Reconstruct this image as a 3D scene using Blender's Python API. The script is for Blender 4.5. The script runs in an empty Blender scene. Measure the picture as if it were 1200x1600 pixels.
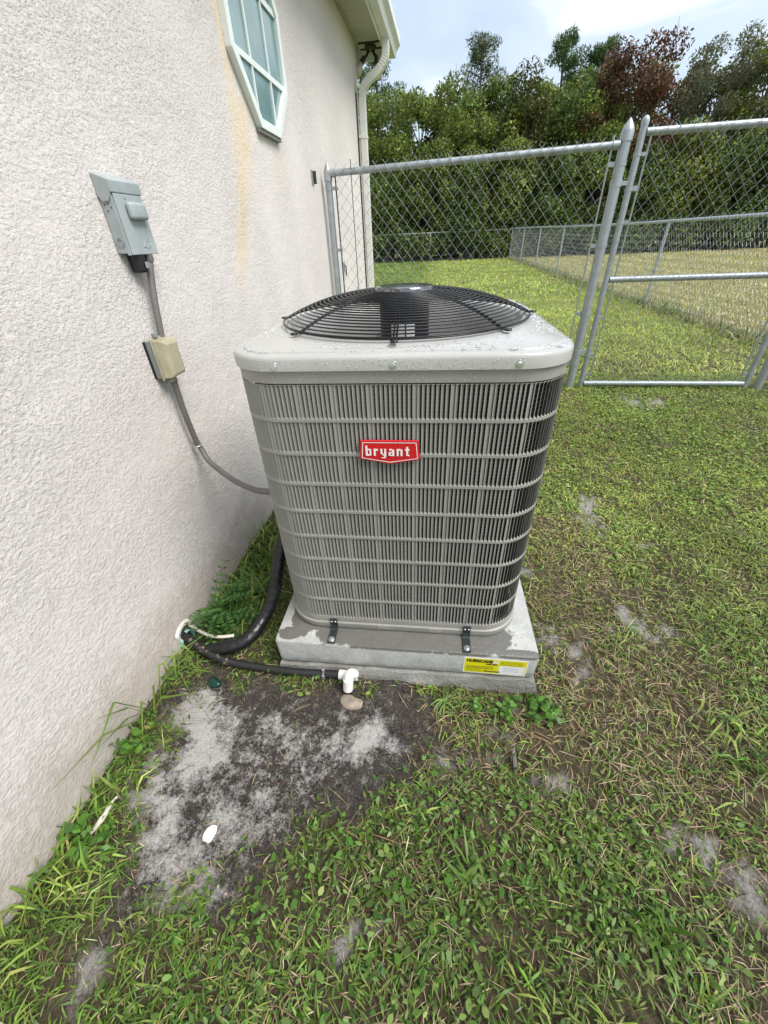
import bpy, bmesh, math, random
import numpy as np
from mathutils import Vector, Matrix, Quaternion

random.seed(7)
rng = np.random.default_rng(11)
scene = bpy.context.scene
col = scene.collection
R = math.radians

# ------------------------------------------------------------------ camera
CAM = (0.0806, -1.2687, 1.113)
YAW, PITCH, ROLL, FPX = -0.1311, 0.6075, -0.0463, 611.17      # radians, pixels on a 1200 px wide frame
cf = Vector((math.sin(YAW) * math.cos(PITCH), math.cos(YAW) * math.cos(PITCH), -math.sin(PITCH)))
cr = Vector((math.cos(YAW), -math.sin(YAW), 0))
cu = cr.cross(cf)
cr2 = math.cos(ROLL) * cr + math.sin(ROLL) * cu
cu2 = -math.sin(ROLL) * cr + math.cos(ROLL) * cu
cam_d = bpy.data.cameras.new('camera')
cam = bpy.data.objects.new('camera', cam_d)
col.objects.link(cam)
mw = Matrix((cr2, cu2, -cf)).transposed().to_4x4()
mw.translation = CAM
cam.matrix_world = mw
cam_d.sensor_fit = 'HORIZONTAL'
cam_d.sensor_width = 36.0
cam_d.lens = FPX * 36.0 / 1200.0
cam_d.clip_start = 0.02
cam_d.clip_end = 2000
scene.camera = cam

# ------------------------------------------------------------------ sky and sun
SUN_EL, SUN_AZ = R(56), R(114)          # azimuth: clockwise from +Y
world = bpy.data.worlds.new('World')
scene.world = world
world.use_nodes = True
nt = world.node_tree
nt.nodes.clear()
def wn_(t, **k):
    n = nt.nodes.new(t)
    for a, b in k.items():
        setattr(n, a, b)
    return n
sky = wn_('ShaderNodeTexSky', sky_type='NISHITA', sun_disc=False, sun_elevation=SUN_EL, sun_rotation=SUN_AZ)
sky.air_density = 1.2; sky.dust_density = 2.5
tc = wn_('ShaderNodeTexCoord')
mp = wn_('ShaderNodeMapping'); mp.inputs['Scale'].default_value = (1.0, 1.0, 2.2)
mp.inputs['Location'].default_value = (0.35, 0.1, 0.0)
no = wn_('ShaderNodeTexNoise'); no.inputs['Scale'].default_value = 2.6; no.inputs['Detail'].default_value = 7; no.inputs['Roughness'].default_value = 0.52
no.inputs['Distortion'].default_value = 0.35
rp = wn_('ShaderNodeValToRGB')
rp.color_ramp.elements[0].position = 0.34; rp.color_ramp.elements[0].color = (2.40, 2.92, 3.62, 1)
rp.color_ramp.elements[1].position = 0.68; rp.color_ramp.elements[1].color = (5.4, 5.5, 5.5, 1)
e = rp.color_ramp.elements.new(0.52); e.color = (3.0, 3.45, 4.0, 1)
mx = wn_('ShaderNodeMix', data_type='RGBA'); mx.inputs['Factor'].default_value = 0.86
bg = wn_('ShaderNodeBackground'); bg.inputs['Strength'].default_value = 0.1
out = wn_('ShaderNodeOutputWorld')
L = nt.links.new
L(tc.outputs['Generated'], mp.inputs['Vector']); L(mp.outputs['Vector'], no.inputs['Vector'])
L(no.outputs['Fac'], rp.inputs['Fac'])
L(sky.outputs['Color'], mx.inputs['A']); L(rp.outputs['Color'], mx.inputs['B'])
L(mx.outputs['Result'], bg.inputs['Color']); L(bg.outputs['Background'], out.inputs['Surface'])

sun_d = bpy.data.lights.new('sun', 'SUN')
sun_d.energy = 1.5; sun_d.angle = R(32); sun_d.color = (1.0, 0.955, 0.89)
sun = bpy.data.objects.new('sun', sun_d); col.objects.link(sun)
sd = Vector((math.sin(SUN_AZ) * math.cos(SUN_EL), math.cos(SUN_AZ) * math.cos(SUN_EL), math.sin(SUN_EL)))
sun.rotation_euler = (-sd).to_track_quat('-Z', 'Y').to_euler()
sun.location = sd * 20

scene.view_settings.view_transform = 'Standard'
scene.view_settings.look = 'None'
scene.view_settings.exposure = 1.42
scene.view_settings.gamma = 1.0
scene.view_settings.use_curve_mapping = False
scene.cycles.max_bounces = 8
scene.cycles.use_denoising = True

# ------------------------------------------------------------------ material helpers
class NT:
    def __init__(s, name, rough=0.6, color=(0.5, 0.5, 0.5), metal=0.0, spec=0.5):
        s.m = bpy.data.materials.new(name); s.m.use_nodes = True
        s.t = s.m.node_tree; s.b = s.t.nodes['Principled BSDF']
        s.b.inputs['Roughness'].default_value = rough
        s.b.inputs['Base Color'].default_value = (*color, 1)
        s.b.inputs['Metallic'].default_value = metal
        s.b.inputs['Specular IOR Level'].default_value = spec
    def n(s, t, **k):
        x = s.t.nodes.new(t)
        for a, b in k.items():
            if a.startswith('i_'):
                x.inputs[a[2:].replace('_', ' ')].default_value = b
            else:
                setattr(x, a, b)
        return x
    def l(s, a, b): s.t.links.new(a, b)
    def pos(s):
        return s.n('ShaderNodeNewGeometry').outputs['Position']
    def noise(s, scale, detail=4, rough=0.55, vec=None, dist=0.0):
        x = s.n('ShaderNodeTexNoise'); x.inputs['Scale'].default_value = scale
        x.inputs['Detail'].default_value = detail; x.inputs['Roughness'].default_value = rough
        x.inputs['Distortion'].default_value = dist
        s.l(vec if vec is not None else s.pos(), x.inputs['Vector']); return x.outputs['Fac']
    def ramp(s, fac, stops):
        x = s.n('ShaderNodeValToRGB'); cr_ = x.color_ramp
        while len(cr_.elements) < len(stops): cr_.elements.new(0.5)
        for el, (p, c) in zip(cr_.elements, stops):
            el.position = p; el.color = (*c, 1) if len(c) == 3 else c
        s.l(fac, x.inputs['Fac']); return x.outputs['Color']
    def mix(s, fac, a, b, mode='MIX'):
        x = s.n('ShaderNodeMix', data_type='RGBA', blend_type=mode)
        for key, v in (('Factor', fac), ('A', a), ('B', b)):
            i = x.inputs[key]
            if isinstance(v, (int, float)): i.default_value = v
            elif isinstance(v, tuple): i.default_value = (*v, 1) if len(v) == 3 else v
            else: s.l(v, i)
        return x.outputs['Result']
    def math(s, op, a, b=0.0, c=None, clamp=False):
        x = s.n('ShaderNodeMath', operation=op, use_clamp=clamp)
        for i, v in enumerate((a, b, c)):
            if v is None: continue
            if isinstance(v, (int, float)): x.inputs[i].default_value = v
            else: s.l(v, x.inputs[i])
        return x.outputs[0]
    def base(s, c): s.l(c, s.b.inputs['Base Color'])
    def rough(s, c): s.l(c, s.b.inputs['Roughness'])
    def bump(s, h, strength=0.5, dist=0.01, prev=None):
        x = s.n('ShaderNodeBump'); x.inputs['Strength'].default_value = strength; x.inputs['Distance'].default_value = dist
        s.l(h, x.inputs['Height'])
        if prev is not None: s.l(prev, x.inputs['Normal'])
        s.l(x.outputs['Normal'], s.b.inputs['Normal']); return x.outputs['Normal']
    def attr(s, name):
        return s.n('ShaderNodeAttribute', attribute_name=name).outputs

def simple(name, color, rough=0.5, metal=0.0, var=0.12, vscale=8.0, bump=0.0, bscale=60.0, spec=0.5):
    k = NT(name, rough, color, metal, spec)
    f = k.noise(vscale, 5)
    d = tuple(max(0, c * (1 - var)) for c in color); h = tuple(min(1, c * (1 + var)) for c in color)
    k.base(k.ramp(f, [(0.3, d), (0.7, h)]))
    f2 = k.noise(vscale * 3, 3)
    x = k.n('ShaderNodeMapRange'); x.inputs['To Min'].default_value = max(0.03, rough - 0.1); x.inputs['To Max'].default_value = min(1, rough + 0.1)
    k.l(f2, x.inputs['Value']); k.rough(x.outputs['Result'])
    if bump: k.bump(k.noise(bscale, 3), bump, 0.002)
    return k.m

MAT = {}
MAT['cabinet'] = simple('cabinet_paint', (0.305, 0.298, 0.272), 0.42, 0.0, 0.05, 14, 0.05, 300)
MAT['cap'] = simple('sky_lit_cap_paint', (0.45, 0.45, 0.435), 0.20, 0.0, 0.05, 9, 0.05, 300)  # lightened base; the cap's wet sky sheen is put into the colour
MAT['inner'] = simple('inner_shroud', (0.22, 0.22, 0.21), 0.5)
MAT['black_wire'] = simple('black_coated_wire', (0.012, 0.012, 0.013), 0.28, 0, 0.2, 20)
MAT['black_plastic'] = simple('black_plastic', (0.012, 0.012, 0.014), 0.45, 0, 0.2, 20)
MAT['blade'] = simple('fan_blade_metal', (0.34, 0.34, 0.34), 0.35, 0.3)
MAT['galv'] = simple('galvanised_steel', (0.40, 0.43, 0.45), 0.42, 0.55, 0.14, 22, 0.08, 180)
MAT['galv_wire'] = simple('galvanised_wire', (0.34, 0.36, 0.37), 0.48, 0.4, 0.2, 30)
MAT['zinc'] = simple('zinc_screw', (0.62, 0.64, 0.68), 0.3, 0.8, 0.1, 60)
MAT['strap'] = simple('dark_strap_steel', (0.06, 0.075, 0.075), 0.38, 0.6, 0.25, 60)
MAT['box_grey'] = simple('weathered_grey_enamel', (0.365, 0.405, 0.42), 0.5, 0.0, 0.12, 18, 0.05, 120)
MAT['box_plastic'] = simple('grey_outlet_plastic', (0.23, 0.25, 0.25), 0.5, 0, 0.1)
MAT['conduit'] = simple('grey_conduit', (0.155, 0.14, 0.135), 0.5, 0, 0.12, 30)
MAT['pvc'] = simple('white_pvc', (0.84, 0.84, 0.80), 0.32, 0, 0.04, 12)
MAT['mint'] = simple('mint_pipe', (0.35, 0.70, 0.60), 0.4, 0, 0.08)
MAT['white_paint'] = simple('white_trim_paint', (0.74, 0.76, 0.73), 0.5, 0, 0.06, 6)
MAT['soffit'] = simple('soffit_vinyl', (0.46, 0.45, 0.38), 0.6, 0, 0.1, 4)
MAT['downspout'] = simple('downspout_paint', (0.74, 0.74, 0.70), 0.42, 0, 0.05, 8)
MAT['vinyl'] = simple('window_vinyl', (0.78, 0.84, 0.83), 0.4, 0, 0.05, 8)
MAT['red'] = simple('badge_red', (0.62, 0.012, 0.02), 0.3, 0, 0.06)
MAT['white'] = simple('print_white', (0.86, 0.86, 0.86), 0.4, 0, 0.02)
MAT['yellow'] = simple('sticker_yellow', (0.80, 0.74, 0.01), 0.4, 0, 0.03)
MAT['ink'] = simple('print_black', (0.02, 0.02, 0.02), 0.5, 0, 0.1)
MAT['ink_yellow'] = simple('fine_print', (0.30, 0.27, 0.02), 0.5, 0, 0.1)
MAT['ink_grey'] = simple('fine_print_grey', (0.45, 0.45, 0.50), 0.5, 0, 0.1)
MAT['paper'] = simple('white_paper', (0.82, 0.82, 0.82), 0.7, 0, 0.04)
MAT['bone'] = simple('pale_splinter', (0.62, 0.58, 0.48), 0.7, 0, 0.15, 40)
MAT['lamp_glass'] = simple('frosted_bulb', (0.60, 0.60, 0.57), 0.35, 0, 0.05)
MAT['lamp_metal'] = simple('dark_bronze', (0.05, 0.045, 0.04), 0.5, 0.4, 0.2)
MAT['roof'] = simple('shingle_grey', (0.12, 0.11, 0.10), 0.9, 0, 0.25, 12)
MAT['rock'] = simple('pale_rock', (0.30, 0.25, 0.20), 0.85, 0, 0.45, 28, 0.5, 60)
MAT['bottle_green'] = simple('dark_green_plastic', (0.006, 0.035, 0.025), 0.18, 0, 0.2)
MAT['wire_white'] = simple('cream_wire', (0.66, 0.63, 0.54), 0.5, 0, 0.1)
MAT['bark'] = simple('grey_bark', (0.13, 0.105, 0.085), 0.9, 0, 0.35, 9, 0.6, 25)
MAT['mirror_black'] = simple('wet_sheen_cap', (0.16, 0.16, 0.165), 0.12, 0.6, 0.8, 70, 0.10, 60, 1.0)  # plate is black; paler base stands in for sky reflected in its water film

# stucco: lumpy cement render, its own peeled yellow streaks and grime near the soil
HY = 0.0333                                   # the house is turned by this much (radians) against the unit
WN = Vector((math.cos(HY), -math.sin(HY), 0)); WD = Vector((math.sin(HY), math.cos(HY), 0))
HO = WN * -0.813
def H(lx, ly, lz):
    """house frame (out of the wall, along the wall, up) to world"""
    return HO + WN * lx + WD * ly + Vector((0, 0, lz))

def mat_stucco():
    k = NT('stucco', 0.82, spec=0.25)
    tcn = k.n('ShaderNodeTexCoord').outputs['Object']
    mpn = k.n('ShaderNodeMapping'); mpn.inputs['Scale'].default_value = (1, 0.75, 1.0); k.l(tcn, mpn.inputs['Vector'])
    v = mpn.outputs['Vector']
    n1 = k.noise(108, 5, 0.66, v, 0.0); n2 = k.noise(270, 3, 0.6, v, 0.1); n3 = k.noise(30, 3, 0.5, v, 0.2)
    plate = k.math('MULTIPLY', k.math('SMOOTH_MIN', k.math('MULTIPLY', n1, 1.0), 0.54, 0.06), 2.2)
    h = k.math('ADD', k.math('ADD', plate, k.math('MULTIPLY', n2, 0.42)), k.math('MULTIPLY', n3, 0.9))
    area = k.ramp(k.noise(2.2, 4, 0.6, tcn), [(0.32, (0.35,) * 3), (0.62, (1.0,) * 3)])
    h = k.math('MULTIPLY', h, area)
    k.bump(h, 0.8, 0.0062)
    big = k.noise(1.3, 4, 0.5, tcn)
    c = k.ramp(big, [(0.3, (0.73, 0.68, 0.66)), (0.7, (0.78, 0.735, 0.715))])
    fine = k.noise(75, 3, 0.6, v)
    c = k.mix(0.34, c, k.ramp(fine, [(0.3, (0.52, 0.47, 0.445)), (0.7, (0.76, 0.725, 0.70))]))
    sep = k.n('ShaderNodeSeparateXYZ'); k.l(tcn, sep.inputs[0]); Y, Z = sep.outputs['Y'], sep.outputs['Z']
    wob = k.noise(7, 4, 0.6, tcn); wobf = k.noise(34, 4, 0.6, tcn)
    # yellow streaks where the paint came off: each is a tapering stripe along a line y = y0 + s (z - z0)
    acc = None
    for (y0, z0, s, hw, zt, zb) in ((0.975, 1.80, 0.02, 0.045, 2.3, 1.50), (1.000, 1.52, 0.28, 0.110, 1.68, 1.26), (0.93, 1.36, 0.62, 0.065, 1.46, 0.90), (1.385, 1.44, 0.1, 0.055, 1.52, 1.33), (1.535, 1.45, 0.1, 0.048, 1.52, 1.35)):
        yc = k.math('MULTIPLY_ADD', k.math('SUBTRACT', Z, z0), s, y0)
        yc = k.math('ADD', yc, k.math('MULTIPLY', k.math('SUBTRACT', wob, 0.5), 0.09))
        d = k.math('DIVIDE', k.math('ABSOLUTE', k.math('SUBTRACT', Y, yc)), hw)
        m = k.math('SUBTRACT', 1.3, d, clamp=True)
        up = k.math('MULTIPLY', k.math('SUBTRACT', zt, Z), 14.0, clamp=True); dn = k.math('MULTIPLY', k.math('SUBTRACT', Z, zb), 5.0, clamp=True)
        m = k.math('MULTIPLY', k.math('MULTIPLY', m, up), dn)
        acc = m if acc is None else k.math('MAXIMUM', acc, m)
    acc = k.math('MULTIPLY', acc, k.math('MULTIPLY', k.math('SUBTRACT', wobf, 0.22), 3.4, clamp=True), clamp=True)
    c = k.mix(k.math('MULTIPLY', acc, 0.85), c, (0.78, 0.635, 0.45))
    # splash grime low on the wall
    g = k.math('MULTIPLY', k.math('SUBTRACT', k.math('MULTIPLY', k.math('ADD', wob, wobf), 0.26), k.math('ADD', Z, 0.13)), 6.0, clamp=True)
    c = k.mix(k.math('MULTIPLY', g, 0.5), c, (0.36, 0.29, 0.22))
    k.base(c)
    return k.m
MAT['stucco'] = mat_stucco()

def mat_concrete(name, wet):
    k = NT(name, 0.75)
    p = k.pos()
    f = k.noise(16, 6, 0.6); f2 = k.noise(120, 4, 0.6)
    c = k.ramp(f, [(0.3, (0.30, 0.305, 0.295)), (0.7, (0.46, 0.47, 0.455))])
    c = k.mix(0.25, c, k.ramp(f2, [(0.35, (0.28, 0.28, 0.27)), (0.65, (0.62, 0.62, 0.60))]))
    if wet:
        sep = k.n('ShaderNodeSeparateXYZ'); k.l(p, sep.inputs[0]); X, Y, Z = sep.outputs
        w = k.noise(13, 5, 0.6, p, 0.5)
        def blob(cx, cy, rx, ry):
            dx = k.math('DIVIDE', k.math('SUBTRACT', X, cx), rx); dy = k.math('DIVIDE', k.math('SUBTRACT', Y, cy), ry)
            d = k.math('SQRT', k.math('ADD', k.math('MULTIPLY', dx, dx), k.math('MULTIPLY', dy, dy)))
            return k.math('SUBTRACT', 1.0, d)
        m = None
        for bl in ((0.02, -0.415, 0.33, 0.075), (0.20, -0.40, 0.20, 0.085), (-0.16, -0.418, 0.12, 0.048), (-0.335, -0.37, 0.055, 0.085), (-0.375, -0.43, 0.05, 0.03), (-0.31, -0.395, 0.09, 0.022), (0.40, -0.46, 0.09, 0.02), (-0.37, -0.25, 0.03, 0.2)):
            b_ = blob(*bl); m = b_ if m is None else k.math('MAXIMUM', m, b_)
        m = k.math('ADD', m, k.math('MULTIPLY', k.math('SUBTRACT', w, 0.5), 1.1))
        m = k.math('MULTIPLY', k.math('SUBTRACT', m, 0.05), 16, clamp=True)
        topm = k.math('MULTIPLY', k.math('ADD', Z, 0.016), 120, clamp=True)
        m = k.math('MULTIPLY', m, topm)
        c = k.mix(k.math('MULTIPLY', m, 0.86), c, (0.085, 0.080, 0.070))
        # damp foot of the pad
        ft = k.math('MULTIPLY', k.math('SUBTRACT', k.math('MULTIPLY_ADD', w, 0.05, -0.108), Z), 60, clamp=True)
        c = k.mix(k.math('MULTIPLY', ft, 0.5), c, (0.13, 0.125, 0.11))
        r = k.math('MULTIPLY_ADD', m, -0.42, 0.78); k.rough(r)
    else:
        c = k.mix(k.math('MULTIPLY', k.noise(9, 4), 1.1, clamp=True), c, (0.10, 0.09, 0.07))
    k.base(c)
    k.bump(k.math('ADD', k.noise(160, 3), k.math('MULTIPLY', k.noise(30, 4), 1.5)), 0.35 if wet else 0.9, 0.004)
    return k.m
MAT['pad'] = mat_concrete('pad_concrete', True)
MAT['old_concrete'] = mat_concrete('old_concrete', False)

def mat_coil():
    k = NT('coil_fins', 0.55, (0.02, 0.02, 0.02), 0.2)
    sep = k.n('ShaderNodeSeparateXYZ'); k.l(k.pos(), sep.inputs[0])
    s = k.math('SINE', k.math('MULTIPLY', sep.outputs['Z'], 6.283 / 0.0105))
    m = k.math('MULTIPLY', k.math('SUBTRACT', s, 0.55), 4, clamp=True)
    k.base(k.mix(m, (0.010, 0.010, 0.011), (0.10, 0.10, 0.10)))
    return k.m
MAT['coil'] = mat_coil()

def mat_tape():
    k = NT('black_wrap_tape', 0.25, (0.011, 0.011, 0.012))
    k.bump(k.math('ADD', k.noise(40, 4, 0.6), k.math('MULTIPLY', k.noise(140, 2), 0.4)), 0.5, 0.006)
    k.rough(k.ramp(k.noise(30, 3), [(0.3, (0.14,) * 3), (0.7, (0.42,) * 3)]))
    return k.m
MAT['tape'] = mat_tape()

def mat_drain():
    k = NT('black_drain_foam', 0.6, (0.014, 0.014, 0.015))
    sep = k.n('ShaderNodeSeparateXYZ'); k.l(k.pos(), sep.inputs[0])
    m = k.math('MULTIPLY', k.math('SUBTRACT', k.noise(45, 4, 0.6), 0.56), 9, clamp=True)
    m = k.math('MULTIPLY', m, k.math('MULTIPLY', k.math('SUBTRACT', -0.58, sep.outputs['X']), 30, clamp=True))
    k.base(k.mix(m, (0.014, 0.014, 0.015), (0.30, 0.24, 0.14)))
    k.bump(k.noise(120, 3), 0.4, 0.003)
    return k.m
MAT['drain'] = mat_drain()

def mat_glass():
    k = NT('obscure_pane', 0.12, (0.10, 0.15, 0.155), 0.0, 0.9)
    f = k.noise(6, 4, 0.6); k.base(k.ramp(f, [(0.3, (0.14, 0.255, 0.265)), (0.7, (0.21, 0.34, 0.345))]))  # sky and tree reflections are put into the pane's bluish green base
    k.bump(k.noise(18, 3), 0.08, 0.004)
    return k.m
MAT['pane'] = mat_glass()

def mat_clear():
    k = NT('yellowed_clear_cover', 0.28, (0.70, 0.62, 0.36), 0.0, 0.5)
    k.b.inputs['Transmission Weight'].default_value = 0.45
    k.b.inputs['IOR'].default_value = 1.3
    k.base(k.ramp(k.noise(22, 4), [(0.3, (0.60, 0.55, 0.36)), (0.7, (0.74, 0.70, 0.56))]))
    return k.m
MAT['clear'] = mat_clear()

def mat_drop():
    k = NT('whitened_rain_water', 0.03, (0.9, 0.92, 0.93), 0.0, 0.8)  # whitish base stands in for the sky glints of clear drops
    k.b.inputs['Transmission Weight'].default_value = 0.62
    k.b.inputs['IOR'].default_value = 1.33
    return k.m
MAT['drop'] = mat_drop()

def mat_leaf(name, trans=0.35, rough=0.5):
    k = NT(name, rough, (0.1, 0.15, 0.03), 0, 0.35)
    c = k.attr('Col')['Color']
    k.base(c)
    tr = k.n('ShaderNodeBsdfTranslucent'); k.l(c, tr.inputs['Color'])
    mxs = k.n('ShaderNodeMixShader'); mxs.inputs['Fac'].default_value = trans
    k.l(k.b.outputs['BSDF'], mxs.inputs[1]); k.l(tr.outputs['BSDF'], mxs.inputs[2])
    k.l(mxs.outputs['Shader'], k.t.nodes['Material Output'].inputs['Surface'])
    return k.m
MAT['leaf'] = mat_leaf('leaf')
MAT['grass'] = mat_leaf('grass_blade', 0.3, 0.45)

def mat_ground():
    k = NT('soil', 0.95, spec=0.2)
    a = k.attr('Mask')
    sepc = k.n('ShaderNodeSeparateColor'); k.l(a['Color'], sepc.inputs[0])
    sand, bare, far = sepc.outputs['Red'], sepc.outputs['Green'], sepc.outputs['Blue']
    n_f = k.noise(210, 5, 0.75); n_m = k.noise(34, 6, 0.7); n_b = k.noise(8, 4)
    dark = k.ramp(n_m, [(0.34, (0.026, 0.020, 0.016)), (0.52, (0.085, 0.071, 0.060)), (0.68, (0.28, 0.255, 0.23))])
    dark = k.mix(0.5, dark, k.ramp(n_f, [(0.40, (0.014, 0.011, 0.010)), (0.62, (0.26, 0.235, 0.215))]))
    light = k.ramp(n_f, [(0.26, (0.26, 0.245, 0.23)), (0.40, (0.66, 0.635, 0.61)), (0.60, (0.84, 0.82, 0.80))])
    s = k.math('ADD', sand, k.math('MULTIPLY', k.math('SUBTRACT', n_m, 0.5), 1.5))
    s = k.math('ADD', s, k.math('MULTIPLY', k.math('SUBTRACT', k.noise(95, 4, 0.65), 0.5), 1.3))
    s = k.math('ADD', s, k.math('MULTIPLY', k.math('SUBTRACT', n_f, 0.5), 0.9))
    s = k.math('MULTIPLY', k.math('SUBTRACT', s, 0.20), 1.55, clamp=True)
    soil = k.mix(s, dark, light)
    thatch = k.ramp(n_m, [(0.3, (0.055, 0.045, 0.026)), (0.5, (0.12, 0.098, 0.058)), (0.7, (0.26, 0.215, 0.135))])
    thatch = k.mix(0.4, thatch, k.ramp(n_f, [(0.35, (0.03, 0.024, 0.014)), (0.65, (0.24, 0.19, 0.12))]))
    near = k.mix(bare, thatch, soil)
    n_g = k.noise(1.1, 5, 0.6); n_g2 = k.noise(26, 4, 0.7)
    lawn = k.ramp(n_g, [(0.3, (0.19, 0.27, 0.05)), (0.55, (0.24, 0.32, 0.07)), (0.75, (0.31, 0.35, 0.11))])
    dry = k.ramp(n_g, [(0.3, (0.26, 0.26, 0.10)), (0.7, (0.38, 0.33, 0.16))])
    sx = k.n('ShaderNodeSeparateXYZ'); k.l(k.pos(), sx.inputs[0])
    side = k.math('MULTIPLY', k.math('SUBTRACT', sx.outputs['X'], 3.7), 3, clamp=True)
    lawn = k.mix(side, lawn, dry)
    lawn = k.mix(0.35, lawn, k.ramp(n_g2, [(0.35, (0.05, 0.07, 0.02)), (0.65, (0.30, 0.36, 0.10))]))
    k.base(k.mix(far, near, lawn))
    k.bump(k.math('ADD', n_f, k.math('MULTIPLY', n_m, 2.0)), 1.0, 0.018)
    return k.m
MAT['soil'] = mat_ground()

# ------------------------------------------------------------------ mesh helpers
class MB:
    def __init__(s): s.v = []; s.f = []
    def add(s, vs, fs):
        o = len(s.v); s.v.extend([tuple(v) for v in vs]); s.f.extend([tuple(i + o for i in f) for f in fs]); return s
    def box(s, x0, x1, y0, y1, z0, z1, tf=None):
        vs = [(x, y, z) for z in (z0, z1) for y in (y0, y1) for x in (x0, x1)]
        if tf: vs = [tf(*v) for v in vs]
        return s.add(vs, [(0, 2, 3, 1), (4, 5, 7, 6), (0, 1, 5, 4), (2, 6, 7, 3), (0, 4, 6, 2), (1, 3, 7, 5)])
    def tube(s, pts, r, n=8, closed=False, caps=True):
        pts = [Vector(p) for p in pts]; N = len(pts)
        rs = r if isinstance(r, (list, tuple)) else [r] * N
        up = None; rings = []
        for i, p in enumerate(pts):
            a = pts[(i - 1) % N] if (closed or i > 0) else p
            b = pts[(i + 1) % N] if (closed or i < N - 1) else p
            t = (b - a); t = t.normalized() if t.length > 1e-9 else Vector((0, 0, 1))
            if up is None:
                up = Vector((0, 0, 1)) if abs(t.z) < 0.9 else Vector((1, 0, 0))
            u = (up - t * up.dot(t))
            if u.length < 1e-5: u = t.orthogonal()
            u.normalize(); w = t.cross(u); up = u
            rings.append([p + (u * math.cos(q) + w * math.sin(q)) * rs[i] for q in (2 * math.pi * j / n for j in range(n))])
        vs = [v for r_ in rings for v in r_]; fs = []
        for i in range(N if closed else N - 1):
            A, B = i * n, ((i + 1) % N) * n
            for j in range(n):
                k = (j + 1) % n; fs.append((A + j, A + k, B + k, B + j))
        if caps and not closed:
            fs.append(tuple(reversed(range(n)))); fs.append(tuple((N - 1) * n + j for j in range(n)))
        return s.add(vs, fs)
    def lathe(s, prof, c=(0, 0, 0), n=24, tf=None):
        vs = []; fs = []
        for (r, z) in prof:
            for j in range(n):
                q = 2 * math.pi * j / n; vs.append((c[0] + r * math.cos(q), c[1] + r * math.sin(q), c[2] + z))
        for i in range(len(prof) - 1):
            for j in range(n):
                k = (j + 1) % n; fs.append((i * n + j, i * n + k, (i + 1) * n + k, (i + 1) * n + j))
        if prof[0][0] > 1e-6: fs.append(tuple(reversed(range(n))))
        if prof[-1][0] > 1e-6: fs.append(tuple((len(prof) - 1) * n + j for j in range(n)))
        if tf: vs = [tf(*v) for v in vs]
        return s.add(vs, fs)
    def loft(s, loops, closed_loop=True, cap0=False, cap1=False):
        n = len(loops[0]); vs = [v for l in loops for v in l]; fs = []
        for i in range(len(loops) - 1):
            for j in range(n if closed_loop else n - 1):
                k = (j + 1) % n; fs.append((i * n + j, i * n + k, (i + 1) * n + k, (i + 1) * n + j))
        if cap0: fs.append(tuple(reversed(range(n))))
        if cap1: fs.append(tuple((len(loops) - 1) * n + j for j in range(n)))
        return s.add(vs, fs)
    def prism(s, poly, off):
        """poly: list of 3D points, extruded by vector off"""
        n = len(poly); off = Vector(off)
        vs = [Vector(p) for p in poly] + [Vector(p) + off for p in poly]
        fs = [tuple(range(n))[::-1], tuple(range(n, 2 * n))] + [(j, (j + 1) % n, n + (j + 1) % n, n + j) for j in range(n)]
        return s.add(vs, fs)

def root_loc(o):
    l = Vector((0, 0, 0))
    while o is not None:
        l += o.location; o = o.parent
    return l

def link(name, me, mat, parent=None):
    o = bpy.data.objects.new(name, me); col.objects.link(o)
    if mat is not None and len(me.materials) == 0: me.materials.append(MAT[mat] if isinstance(mat, str) else mat)
    if parent is not None: o.parent = parent
    return o

def build(name, mb, mat, parent=None, loc=None, smooth=False, bevel=0.0, seg=2, sharp=None):
    """world-space mesh builder; origin at the parent's or at loc"""
    base = root_loc(parent) if parent is not None else Vector(loc or (0, 0, 0))
    me = bpy.data.meshes.new(name)
    me.from_pydata([tuple(Vector(v) - base) for v in mb.v], [], mb.f)
    bm = bmesh.new(); bm.from_mesh(me)
    bmesh.ops.recalc_face_normals(bm, faces=bm.faces)
    if bevel:
        es = [e_ for e_ in bm.edges if len(e_.link_faces) == 2 and e_.calc_face_angle(0) > 0.6]
        bmesh.ops.bevel(bm, geom=es, offset=bevel, segments=seg, profile=0.5, affect='EDGES', clamp_overlap=True)
    bm.to_mesh(me); bm.free()
    if smooth:
        me.polygons.foreach_set('use_smooth', [True] * len(me.polygons))
        if sharp is not None: me.set_sharp_from_angle(angle=R(sharp))
    o = link(name, me, mat, parent)
    if parent is None: o.location = base
    return o

def thing(name, label, cat, loc=(0, 0, 0), group=None):
    o = bpy.data.objects.new(name, None); col.objects.link(o); o.location = loc
    o.empty_display_size = 0.1
    return tag(o, label, cat, group)
def tag(o, label=None, cat=None, group=None, kind=None):
    if label: o['label'] = label
    if cat: o['category'] = cat
    if group: o['group'] = group
    if kind: o['kind'] = kind
    return o

def text_mesh(body, size, xs=1.0, bold=0.0, shear=0.0):
    c = bpy.data.curves.new('t', 'FONT'); c.body = body; c.size = size; c.offset = bold; c.shear = shear
    c.resolution_u = 2
    o = bpy.data.objects.new('t', c); col.objects.link(o)
    dg = bpy.context.evaluated_depsgraph_get()
    me = bpy.data.meshes.new_from_object(o.evaluated_get(dg))
    vs = [(v.co.x * xs, v.co.y) for v in me.vertices]; fs = [tuple(p.vertices) for p in me.polygons]
    bpy.data.objects.remove(o); bpy.data.curves.remove(c); bpy.data.meshes.remove(me)
    return vs, fs

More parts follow.
